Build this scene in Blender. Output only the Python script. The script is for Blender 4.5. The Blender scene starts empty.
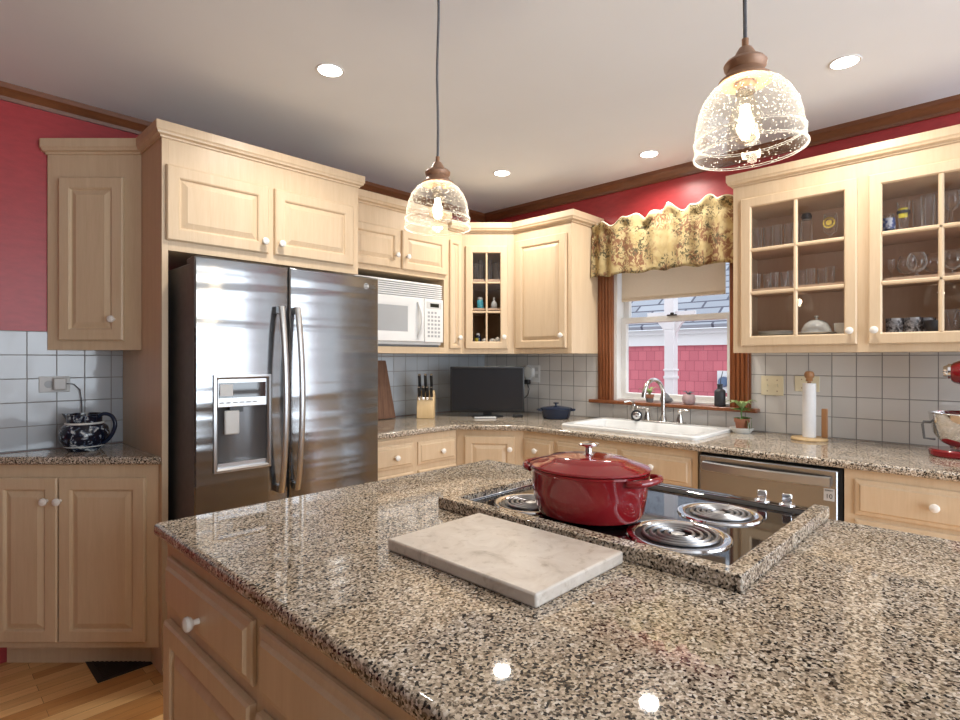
import bpy, bmesh, math, random
from mathutils import Matrix, Vector
random.seed(7)
C = bpy.context.scene.collection
PI = math.pi

# ------------------------------------------------------------------ camera, sky, lights, exposure
CAM_Z = 1.325
TH = math.atan(535 / 554)
FWD = Vector((math.cos(TH), math.sin(TH), 0))
RGT = Vector((math.sin(TH), -math.cos(TH), 0))
cam = bpy.data.objects.new('camera', bpy.data.cameras.new('camera'))
C.objects.link(cam)
cam.location = (0, 0, CAM_Z)
cam.rotation_euler = (PI / 2, 0, TH - PI / 2)
cam.data.sensor_width = 36
cam.data.lens = 554 / 960 * 36
cam.data.shift_y = -1.4 / 960
cam.data.clip_start = 0.02
bpy.context.scene.camera = cam

world = bpy.data.worlds.new('sky')
bpy.context.scene.world = world
world.use_nodes = True
wn = world.node_tree.nodes['Background']
wn.inputs[0].default_value = (0.86, 0.92, 1.0, 1)
wn.inputs[1].default_value = 1.5

sc = bpy.context.scene
sc.view_settings.view_transform = 'Standard'
sc.view_settings.look = 'None'
sc.view_settings.gamma = 1
sc.view_settings.use_curve_mapping = False
sc.view_settings.exposure = 0.32
sc.cycles.use_denoising = True
sc.cycles.max_bounces = 10
sc.cycles.transparent_max_bounces = 24
sc.cycles.sample_clamp_indirect = 6


def area(name, loc, rot, sx, sy, power, col):
    l = bpy.data.lights.new(name, 'AREA')
    l.shape = 'RECTANGLE'
    l.size, l.size_y, l.energy, l.color = sx, sy, power, col
    o = bpy.data.objects.new(name, l)
    C.objects.link(o)
    o.location, o.rotation_euler = loc, rot
    return o


# daylight entering by the glazed doors behind the camera, in the rear wall and the far end of the window wall
area('daylight_rear', (1.5, -2.64, 1.2), (-PI / 2, 0, PI), 3.55, 2.15, 106, (0.80, 0.90, 1.0))
area('daylight_patio', (3.36, -1.56, 1.2), (-PI / 2, 0, PI / 2), 1.8, 2.15, 40, (0.80, 0.90, 1.0))
RECESS_W, PENDANT_W = 7, 4.2

# ------------------------------------------------------------------ node materials
MAT = {}


def mat(name, col=(0.8, 0.8, 0.8), rough=0.5, metal=0.0, **kw):
    m = bpy.data.materials.new(name)
    m.use_nodes = True
    b = m.node_tree.nodes['Principled BSDF']
    b.inputs['Base Color'].default_value = (*col, 1)
    b.inputs['Roughness'].default_value = rough
    b.inputs['Metallic'].default_value = metal
    for k, v in kw.items():
        b.inputs[k].default_value = v
    MAT[name] = m
    return m, m.node_tree, b


def nd(t, kind, **props):
    n = t.nodes.new(kind)
    for k, v in props.items():
        setattr(n, k, v)
    return n


def ramp(t, fac, stops, interp='LINEAR'):
    r = nd(t, 'ShaderNodeValToRGB')
    r.color_ramp.interpolation = interp
    el = r.color_ramp.elements
    while len(el) > 1:
        el.remove(el[-1])
    el[0].position, el[0].color = stops[0][0], (*stops[0][1], 1)
    for p, c in stops[1:]:
        e = el.new(p)
        e.color = (*c, 1)
    t.links.new(fac, r.inputs[0])
    return r.outputs[0]


def coords(t, scale=(1, 1, 1), kind='Object', loc=(0, 0, 0), rot=(0, 0, 0)):
    tc = nd(t, 'ShaderNodeTexCoord')
    mp = nd(t, 'ShaderNodeMapping')
    mp.inputs['Scale'].default_value = scale
    mp.inputs['Location'].default_value = loc
    mp.inputs['Rotation'].default_value = rot
    t.links.new(tc.outputs[kind], mp.inputs[0])
    return mp.outputs[0]


def noise(t, vec, scale, detail=4, rough=0.5, dist=0.0):
    n = nd(t, 'ShaderNodeTexNoise')
    n.inputs['Scale'].default_value = scale
    n.inputs['Detail'].default_value = detail
    n.inputs['Roughness'].default_value = rough
    n.inputs['Distortion'].default_value = dist
    t.links.new(vec, n.inputs['Vector'])
    return n.outputs['Fac']


def bump(t, b, h, strength=0.2, dist=0.01):
    n = nd(t, 'ShaderNodeBump')
    n.inputs['Strength'].default_value = strength
    n.inputs['Distance'].default_value = dist
    t.links.new(h, n.inputs['Height'])
    t.links.new(n.outputs[0], b.inputs['Normal'])


def mixc(t, fac, a, b_, blend='MIX'):
    n = nd(t, 'ShaderNodeMix', data_type='RGBA', blend_type=blend)
    for s, v in ((n.inputs[0], fac), (n.inputs[6], a), (n.inputs[7], b_)):
        if isinstance(v, (int, float)):
            s.default_value = v
        elif isinstance(v, tuple):
            s.default_value = (*v, 1)
        else:
            t.links.new(v, s)
    return n.outputs[2]


def wood(name, c1, c2, rough, grain=(9, 9, 0.7), coat=0.0):
    m, t, b = mat(name, rough=rough)
    v = coords(t, grain)
    n1 = noise(t, v, 3.0, 5, 0.6, 0.6)
    n2 = noise(t, coords(t, tuple(g * 9 for g in grain)), 2.0, 3, 0.6)
    col = mixc(t, 0.35, ramp(t, n1, [(0.3, c1), (0.7, c2)]), ramp(t, n2, [(0.3, c1), (0.7, c2)]))
    t.links.new(col, b.inputs['Base Color'])
    b.inputs['Coat Weight'].default_value = coat
    b.inputs['Coat Roughness'].default_value = 0.25
    return m


wood('maple', (0.61, 0.45, 0.285), (0.70, 0.54, 0.365), 0.38)
wood('maple_inside', (0.60, 0.40, 0.27), (0.68, 0.48, 0.34), 0.5)
wood('stained_wood', (0.16, 0.048, 0.016), (0.30, 0.10, 0.035), 0.3, (12, 12, 1.2), 0.3)
wood('cornice_wood', (0.13, 0.045, 0.018), (0.24, 0.085, 0.033), 0.3, (2, 2, 12), 0.3)
wood('walnut', (0.07, 0.03, 0.015), (0.25, 0.12, 0.065), 0.5, (26, 26, 1.6))
wood('light_wood', (0.62, 0.42, 0.20), (0.76, 0.55, 0.30), 0.45)
wood('turned_wood', (0.33, 0.15, 0.06), (0.45, 0.23, 0.10), 0.4)


def plain(name, col, rough=0.5, metal=0.0, nscale=0, amt=0.06, **kw):
    m, t, b = mat(name, col, rough, metal, **kw)
    if nscale:
        n = noise(t, coords(t), nscale, 4)
        lo = tuple(max(0, c * (1 - amt)) for c in col)
        hi = tuple(min(1, c * (1 + amt)) for c in col)
        t.links.new(ramp(t, n, [(0.3, lo), (0.7, hi)]), b.inputs['Base Color'])
    return m


plain('ceiling_paint', (0.80, 0.85, 0.90), 0.7, nscale=1.2, amt=0.03)
m, t, b = mat('red_paint', (0.42, 0.028, 0.045), 0.36)
nn = noise(t, coords(t, (3, 3, 8)), 6, 4)
t.links.new(ramp(t, nn, [(0.3, (0.35, 0.028, 0.033)), (0.7, (0.43, 0.036, 0.041))]), b.inputs['Base Color'])
bump(t, b, noise(t, coords(t, (30, 30, 60)), 3, 4), 0.12, 0.004)
plain('wall_paint', (0.20, 0.15, 0.13), 0.7, nscale=2)
plain('white_knob', (0.82, 0.78, 0.72), 0.18, nscale=8, amt=0.02)
plain('white_vinyl', (0.80, 0.79, 0.77), 0.35, nscale=4, amt=0.02)
plain('white_plastic', (0.74, 0.74, 0.73), 0.3, nscale=4, amt=0.02)
plain('grey_plastic', (0.36, 0.37, 0.38), 0.4, nscale=4, amt=0.03)
plain('recess_grey', (0.16, 0.16, 0.165), 0.3, 0.5, nscale=4, amt=0.03)
plain('cream_plastic', (0.78, 0.70, 0.50), 0.35, nscale=4, amt=0.02)
plain('white_enamel', (0.78, 0.78, 0.77), 0.12, nscale=3, amt=0.01)
plain('porcelain', (0.80, 0.80, 0.76), 0.15, nscale=3, amt=0.02)
plain('black_plastic', (0.012, 0.012, 0.013), 0.3, nscale=10, amt=0.1)
plain('black_screen', (0.016, 0.017, 0.02), 0.22, nscale=3, amt=0.05)
plain('dark_gap', (0.01, 0.009, 0.008), 0.7, nscale=3, amt=0.1)
plain('body_grey', (0.12, 0.12, 0.122), 0.45, nscale=30, amt=0.1)
plain('black_glass', (0.006, 0.006, 0.007), 0.04, nscale=3, amt=0.1, **{'IOR': 1.75})
plain('black_iron', (0.02, 0.02, 0.021), 0.4, nscale=40, amt=0.2)
plain('chrome', (0.78, 0.78, 0.79), 0.08, 1.0, nscale=3, amt=0.02)
plain('nickel', (0.58, 0.56, 0.53), 0.2, 1.0, nscale=3, amt=0.02)
plain('coil_metal', (0.30, 0.30, 0.31), 0.3, 0.9, nscale=30, amt=0.1)
plain('mixer_red', (0.22, 0.005, 0.010), 0.12, nscale=3, amt=0.03, **{'Coat Weight': 0.6})
plain('navy_enamel', (0.012, 0.022, 0.05), 0.2, nscale=3, amt=0.05)
plain('terracotta', (0.36, 0.14, 0.075), 0.7, nscale=20, amt=0.15)
plain('soil', (0.04, 0.025, 0.015), 0.9, nscale=60, amt=0.4)
plain('leaf', (0.10, 0.22, 0.045), 0.45, nscale=20, amt=0.3)
plain('leaf_pale', (0.32, 0.42, 0.16), 0.45, nscale=20, amt=0.3)
plain('paper', (0.86, 0.86, 0.86), 0.85, nscale=60, amt=0.02)
plain('slate_bottle', (0.03, 0.03, 0.035), 0.5, nscale=5, amt=0.1)
plain('stone', (0.16, 0.16, 0.17), 0.8, nscale=25, amt=0.3)
plain('pink_clay', (0.42, 0.30, 0.30), 0.6, nscale=25, amt=0.15)
plain('bronze', (0.36, 0.20, 0.12), 0.35, 0.75, nscale=8, amt=0.1)
plain('brown_socket', (0.34, 0.19, 0.115), 0.42, 0.2, nscale=8, amt=0.1)
plain('cord_grey', (0.11, 0.11, 0.12), 0.6, nscale=50, amt=0.2)
m = plain('shade_cloth', (0.84, 0.76, 0.63), 0.8, nscale=90, amt=0.04)
t = m.node_tree
tl = nd(t, 'ShaderNodeBsdfTranslucent'); tl.inputs[0].default_value = (0.86, 0.78, 0.65, 1)
ms = nd(t, 'ShaderNodeMixShader'); ms.inputs[0].default_value = 0.6
t.links.new(t.nodes['Principled BSDF'].outputs[0], ms.inputs[1]); t.links.new(tl.outputs[0], ms.inputs[2])
t.links.new(ms.outputs[0], t.nodes['Material Output'].inputs[0])
plain('cream_lining', (0.80, 0.74, 0.58), 0.8, nscale=40, amt=0.04)
plain('shell', (0.75, 0.70, 0.62), 0.4, nscale=20, amt=0.1)
plain('blue_glaze', (0.10, 0.45, 0.55), 0.15, nscale=15, amt=0.2)
plain('yellow_glaze', (0.60, 0.52, 0.06), 0.3, nscale=15, amt=0.1)
plain('gold_enamel', (0.66, 0.50, 0.10), 0.3, nscale=15, amt=0.1)
m, t, b = mat('blue_print', rough=0.3)
t.links.new(ramp(t, noise(t, coords(t), 60, 2), [(0.45, (0.06, 0.10, 0.32)), (0.55, (0.55, 0.60, 0.72))]), b.inputs['Base Color'])
plain('label_grey', (0.55, 0.55, 0.54), 0.4, nscale=5, amt=0.02)
plain('bread_gold', (0.4, 0.25, 0.1), 0.4, nscale=5)
plain('meter_blue', (0.10, 0.16, 0.26), 0.3, nscale=10)
plain('register_metal', (0.028, 0.022, 0.02), 0.5, 0.3, nscale=20, amt=0.2)
plain('screen_lcd', (0.006, 0.012, 0.012), 0.15, nscale=4)

# brushed stainless steel
m, t, b = mat('stainless', (0.27, 0.272, 0.276), 0.17, 1.0)
v = coords(t, (0.2, 0.2, 4.6))
wv = noise(t, v, 1.6, 2, 0.5, 0.3)
fine = noise(t, coords(t, (1.5, 1.5, 420)), 3.0, 3)
bp = nd(t, 'ShaderNodeBump')
bp.inputs['Strength'].default_value = 0.42
bp.inputs['Distance'].default_value = 0.03
t.links.new(wv, bp.inputs['Height'])
bp2 = nd(t, 'ShaderNodeBump')
bp2.inputs['Strength'].default_value = 0.05
bp2.inputs['Distance'].default_value = 0.001
t.links.new(fine, bp2.inputs['Height'])
t.links.new(bp.outputs[0], bp2.inputs['Normal'])
t.links.new(bp2.outputs[0], b.inputs['Normal'])
plain('steel_front', (0.40, 0.41, 0.425), 0.27, 1.0, nscale=6, amt=0.03)
plain('steel_smooth', (0.55, 0.56, 0.57), 0.34, 1.0, nscale=6, amt=0.03)

# granite
m, t, b = mat('granite', rough=0.035)
v = coords(t, (1, 1, 1))
vo = nd(t, 'ShaderNodeTexVoronoi', feature='F1')
vo.inputs['Scale'].default_value = 260
t.links.new(v, vo.inputs['Vector'])
sepv = nd(t, 'ShaderNodeSeparateColor')
t.links.new(vo.outputs['Color'], sepv.inputs[0])
base = ramp(t, sepv.outputs[0], [(0.0, (0.02, 0.018, 0.017)), (0.16, (0.16, 0.13, 0.10)), (0.30, (0.42, 0.36, 0.29)),
                                 (0.66, (0.66, 0.58, 0.48)), (0.9, (0.78, 0.73, 0.66))], 'CONSTANT')
n1 = noise(t, v, 190, 3, 0.6)
blot = ramp(t, n1, [(0.36, (0.24, 0.22, 0.20)), (0.46, (1, 1, 1))])
col = mixc(t, 0.85, base, blot, 'MULTIPLY')
n2 = noise(t, v, 9, 3, 0.6)
tint = ramp(t, n2, [(0.35, (0.86, 0.80, 0.72)), (0.65, (1.0, 0.98, 0.96))])
t.links.new(mixc(t, 1.0, col, tint, 'MULTIPLY'), b.inputs['Base Color'])
b.inputs['Specular IOR Level'].default_value = 0.42

# marble board
m, t, b = mat('marble', rough=0.35)
v = coords(t, (1, 1, 1))
n1 = noise(t, v, 14, 6, 0.65, 1.2)
n2 = noise(t, v, 45, 4, 0.6)
c1 = ramp(t, n1, [(0.25, (0.40, 0.34, 0.28)), (0.42, (0.60, 0.53, 0.46)), (0.7, (0.70, 0.64, 0.57))])
c2 = ramp(t, n2, [(0.3, (0.72, 0.68, 0.62)), (0.42, (1, 1, 1))])
t.links.new(mixc(t, 0.7, c1, c2, 'MULTIPLY'), b.inputs['Base Color'])


# glazed tile, joints on a fixed grid of the wall
def tile(name, axis, off, tint):
    m, t, b = mat(name, rough=0.1)
    g = nd(t, 'ShaderNodeNewGeometry')
    s = nd(t, 'ShaderNodeSeparateXYZ')
    t.links.new(g.outputs['Position'], s.inputs[0])
    c = nd(t, 'ShaderNodeCombineXYZ')
    t.links.new(s.outputs[axis], c.inputs[0])
    t.links.new(s.outputs[2], c.inputs[1])
    mp = nd(t, 'ShaderNodeMapping')
    mp.inputs['Location'].default_value = (-off + 10.65, -0.917 + 10.6, 0)
    t.links.new(c.outputs[0], mp.inputs[0])
    br = nd(t, 'ShaderNodeTexBrick', offset=0.0, squash=1.0)
    br.inputs['Scale'].default_value = 1
    br.inputs['Brick Width'].default_value = 0.1065
    br.inputs['Row Height'].default_value = 0.106
    br.inputs['Mortar Size'].default_value = 0.0022
    br.inputs['Mortar Smooth'].default_value = 0.3
    br.inputs['Color1'].default_value = (*tint, 1)
    br.inputs['Color2'].default_value = (*[x * 0.95 for x in tint], 1)
    br.inputs['Mortar'].default_value = (0.27, 0.26, 0.25, 1)
    t.links.new(mp.outputs[0], br.inputs['Vector'])
    t.links.new(br.outputs['Color'], b.inputs['Base Color'])
    t.links.new(ramp(t, br.outputs['Fac'], [(0, (0.1,) * 3), (1, (0.7,) * 3)]), b.inputs['Roughness'])
    inv = nd(t, 'ShaderNodeMath', operation='MULTIPLY')
    inv.inputs[1].default_value = -0.002
    t.links.new(br.outputs['Fac'], inv.inputs[0])
    w = noise(t, g.outputs['Position'], 7, 2)
    w2 = nd(t, 'ShaderNodeMath', operation='MULTIPLY_ADD')
    w2.inputs[1].default_value = 0.003
    t.links.new(w, w2.inputs[0])
    t.links.new(inv.outputs[0], w2.inputs[2])
    bump(t, b, w2.outputs[0], 1.0, 1.0)


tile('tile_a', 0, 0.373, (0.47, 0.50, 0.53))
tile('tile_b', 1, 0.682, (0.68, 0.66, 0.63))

# oak floor boards along x
m, t, b = mat('oak_floor', rough=0.28)
br = nd(t, 'ShaderNodeTexBrick', offset=0.37, squash=1.0)
br.inputs['Scale'].default_value = 1
br.inputs['Brick Width'].default_value = 0.9
br.inputs['Row Height'].default_value = 0.057
br.inputs['Mortar Size'].default_value = 0.0008
br.inputs['Color1'].default_value = (0.50, 0.23, 0.07, 1)
br.inputs['Color2'].default_value = (0.92, 0.60, 0.27, 1)
br.inputs['Mortar'].default_value = (0.16, 0.07, 0.02, 1)
t.links.new(coords(t, loc=(20, 20, 0)), br.inputs['Vector'])
gr = noise(t, coords(t, (1.5, 26, 1)), 3, 5, 0.6)
t.links.new(mixc(t, 0.5, br.outputs['Color'], ramp(t, gr, [(0.3, (0.62, 0.55, 0.5)), (0.7, (1, 1, 1))]), 'MULTIPLY'), b.inputs['Base Color'])


# glass: a clear coat of reflection over the view through it
def glass(name, tint=(0.95, 0.97, 0.96), ior=1.5, bubbles=False, edge_white=0.0):
    m = bpy.data.materials.new(name)
    m.use_nodes = True
    t = m.node_tree
    t.nodes.remove(t.nodes['Principled BSDF'])
    out = t.nodes['Material Output']
    tr = nd(t, 'ShaderNodeBsdfTransparent')
    tr.inputs[0].default_value = (*tint, 1)
    gl = nd(t, 'ShaderNodeBsdfGlossy')
    gl.inputs['Roughness'].default_value = 0.0
    lw = nd(t, 'ShaderNodeLayerWeight')
    pw = nd(t, 'ShaderNodeMath', operation='POWER')
    pw.inputs[1].default_value = 4.0
    t.links.new(lw.outputs['Facing'], pw.inputs[0])
    fr = nd(t, 'ShaderNodeMath', operation='MULTIPLY_ADD')
    fr.inputs[1].default_value = 0.75
    fr.inputs[2].default_value = ((ior - 1) / (ior + 1)) ** 2
    t.links.new(pw.outputs[0], fr.inputs[0])
    mx = nd(t, 'ShaderNodeMixShader')
    t.links.new(fr.outputs[0], mx.inputs[0])
    t.links.new(tr.outputs[0], mx.inputs[1])
    t.links.new(gl.outputs[0], mx.inputs[2])
    sd = nd(t, 'ShaderNodeBsdfDiffuse')
    st_ = nd(t, 'ShaderNodeBsdfTranslucent')
    sm_ = nd(t, 'ShaderNodeMixShader')
    t.links.new(sd.outputs[0], sm_.inputs[1])
    t.links.new(st_.outputs[0], sm_.inputs[2])
    p3 = nd(t, 'ShaderNodeMath', operation='POWER')
    p3.inputs[1].default_value = 2.2
    t.links.new(lw.outputs['Facing'], p3.inputs[0])
    sf = nd(t, 'ShaderNodeMath', operation='MULTIPLY')
    sf.inputs[1].default_value = edge_white  # white mixed into the colour at grazing edges imitates light caught by the glass
    t.links.new(p3.outputs[0], sf.inputs[0])
    m1 = nd(t, 'ShaderNodeMixShader')
    t.links.new(sf.outputs[0], m1.inputs[0])
    t.links.new(mx.outputs[0], m1.inputs[1])
    t.links.new(sm_.outputs[0], m1.inputs[2])
    mx = m1
    last = mx
    if bubbles:
        vo = nd(t, 'ShaderNodeTexVoronoi', feature='F1')
        vo.inputs['Scale'].default_value = 185
        vo.inputs['Randomness'].default_value = 1
        t.links.new(coords(t), vo.inputs['Vector'])
        f = ramp(t, vo.outputs['Distance'], [(0.20, (1, 1, 1)), (0.29, (0, 0, 0))])
        sx_ = nd(t, 'ShaderNodeSeparateColor')
        t.links.new(vo.outputs['Color'], sx_.inputs[0])
        f2 = mixc(t, 1.0, f, ramp(t, sx_.outputs[0], [(0.18, (0, 0, 0)), (0.24, (1, 1, 1))]), 'MULTIPLY')
        df = nd(t, 'ShaderNodeBsdfTranslucent')
        df.inputs[0].default_value = (1, 0.98, 0.94, 1)
        dd = nd(t, 'ShaderNodeBsdfDiffuse')
        dd.inputs[0].default_value = (1, 0.98, 0.94, 1)
        dm = nd(t, 'ShaderNodeMixShader')
        t.links.new(df.outputs[0], dm.inputs[1])
        t.links.new(dd.outputs[0], dm.inputs[2])
        mul = nd(t, 'ShaderNodeMath', operation='MULTIPLY_ADD')
        mul.inputs[1].default_value = 0.7
        mul.inputs[2].default_value = 0.0
        t.links.new(f2, mul.inputs[0])
        m2 = nd(t, 'ShaderNodeMixShader')
        t.links.new(mul.outputs[0], m2.inputs[0])
        t.links.new(mx.outputs[0], m2.inputs[1])
        t.links.new(dm.outputs[0], m2.inputs[2])
        last = m2
    t.links.new(last.outputs[0], out.inputs[0])
    MAT[name] = m


glass('pane_glass', (0.97, 0.97, 0.97), 1.5)
glass('window_glass', (0.98, 0.99, 1.0), 1.2)
glass('drink_glass', (0.985, 0.985, 0.985), 1.6, edge_white=0.85)  # pale outlines painted in, in place of bright refraction
glass('seeded_glass', (0.97, 0.97, 0.96), 1.5, True, 0.35)
glass('rim_glass', (0.97, 0.97, 0.96), 1.5, edge_white=1.6)  # whitened edges imitate the rim glowing from the bulb
glass('bulb_glass', (1.0, 0.97, 0.9), 1.3)


def emit(name, col, s):
    m = bpy.data.materials.new(name)
    m.use_nodes = True
    t = m.node_tree
    t.nodes.remove(t.nodes['Principled BSDF'])
    e = nd(t, 'ShaderNodeEmission')
    e.inputs[0].default_value = (*col, 1)
    e.inputs[1].default_value = s
    t.links.new(e.outputs[0], t.nodes['Material Output'].inputs[0])
    MAT[name] = m


emit('lamp_disc', (1.0, 0.95, 0.86), 14)
emit('filament', (1.0, 0.90, 0.72), 22)

# red enamel of the oval pot
m, t, b = mat('red_enamel', (0.25, 0.008, 0.012), 0.1)
b.inputs['Coat Weight'].default_value = 0.5
t.links.new(ramp(t, noise(t, coords(t), 6, 3), [(0.3, (0.22, 0.006, 0.010)), (0.7, (0.28, 0.011, 0.015))]), b.inputs['Base Color'])

# floral cloth
m, t, b = mat('floral_cloth', rough=0.85)
v = coords(t)
n1 = noise(t, v, 7, 3, 0.5, 0.4)
n2 = noise(t, coords(t, loc=(3, 1, 7)), 8, 3, 0.5, 0.5)
n3 = noise(t, coords(t, (1, 1.0, 0.8)), 32, 3, 0.6, 1.5)
n4 = noise(t, coords(t, loc=(9, 4, 2)), 36, 3, 0.6, 1.5)
c = mixc(t, ramp(t, noise(t, v, 20, 2), [(0.35, (0,) * 3), (0.65, (1,) * 3)]), (0.37, 0.275, 0.12), (0.47, 0.37, 0.19))
fl = nd(t, 'ShaderNodeMath', operation='MULTIPLY')
t.links.new(ramp(t, n1, [(0.46, (0,) * 3), (0.55, (1,) * 3)]), fl.inputs[0])
t.links.new(ramp(t, n3, [(0.45, (0,) * 3), (0.52, (1,) * 3)]), fl.inputs[1])
c = mixc(t, fl.outputs[0], c, (0.19, 0.085, 0.04))
fl2 = nd(t, 'ShaderNodeMath', operation='MULTIPLY')
t.links.new(ramp(t, n2, [(0.46, (0,) * 3), (0.55, (1,) * 3)]), fl2.inputs[0])
t.links.new(ramp(t, n4, [(0.52, (0,) * 3), (0.57, (1,) * 3)]), fl2.inputs[1])
c = mixc(t, fl2.outputs[0], c, (0.08, 0.065, 0.03))
t.links.new(c, b.inputs['Base Color'])

# blue and white transfer ware
m, t, b = mat('willow_ware', rough=0.12)
n1 = noise(t, coords(t), 30, 3, 0.55, 1.2)
t.links.new(ramp(t, n1, [(0.50, (0.006, 0.009, 0.022)), (0.56, (0.08, 0.11, 0.16)), (0.63, (0.55, 0.58, 0.57))]), b.inputs['Base Color'])
m, t, b = mat('mug_print', rough=0.2)
n1 = noise(t, coords(t), 45, 3, 0.55, 1.2)
t.links.new(ramp(t, n1, [(0.40, (0.05, 0.05, 0.06)), (0.60, (0.50, 0.50, 0.53))]), b.inputs['Base Color'])

# neighbour's shingles
def shingles(name, c1, c2, mort, w, h, msize, axes=(1, 2)):
    m, t, b = mat(name, rough=0.85)
    g = nd(t, 'ShaderNodeTexCoord')
    s = nd(t, 'ShaderNodeSeparateXYZ')
    t.links.new(g.outputs['Object'], s.inputs[0])
    c = nd(t, 'ShaderNodeCombineXYZ')
    t.links.new(s.outputs[axes[0]], c.inputs[0])
    t.links.new(s.outputs[axes[1]], c.inputs[1])
    br = nd(t, 'ShaderNodeTexBrick', offset=0.43, squash=1.0)
    br.inputs['Scale'].default_value = 1
    br.inputs['Brick Width'].default_value = w
    br.inputs['Row Height'].default_value = h
    br.inputs['Mortar Size'].default_value = msize
    br.inputs['Color1'].default_value = (*c1, 1)
    br.inputs['Color2'].default_value = (*c2, 1)
    br.inputs['Mortar'].default_value = (*mort, 1)
    mp = nd(t, 'ShaderNodeMapping')
    mp.inputs['Location'].default_value = (20, 20, 0)
    t.links.new(c.outputs[0], mp.inputs[0])
    t.links.new(mp.outputs[0], br.inputs['Vector'])
    t.links.new(br.outputs['Color'], b.inputs['Base Color'])


shingles('red_shingle', (0.62, 0.17, 0.20), (0.55, 0.145, 0.175), (0.42, 0.095, 0.12), 0.115, 0.127, 0.004)
shingles('grey_roofing', (0.30, 0.32, 0.36), (0.40, 0.42, 0.46), (0.10, 0.10, 0.13), 0.45, 0.17, 0.016, (1, 0))


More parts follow.
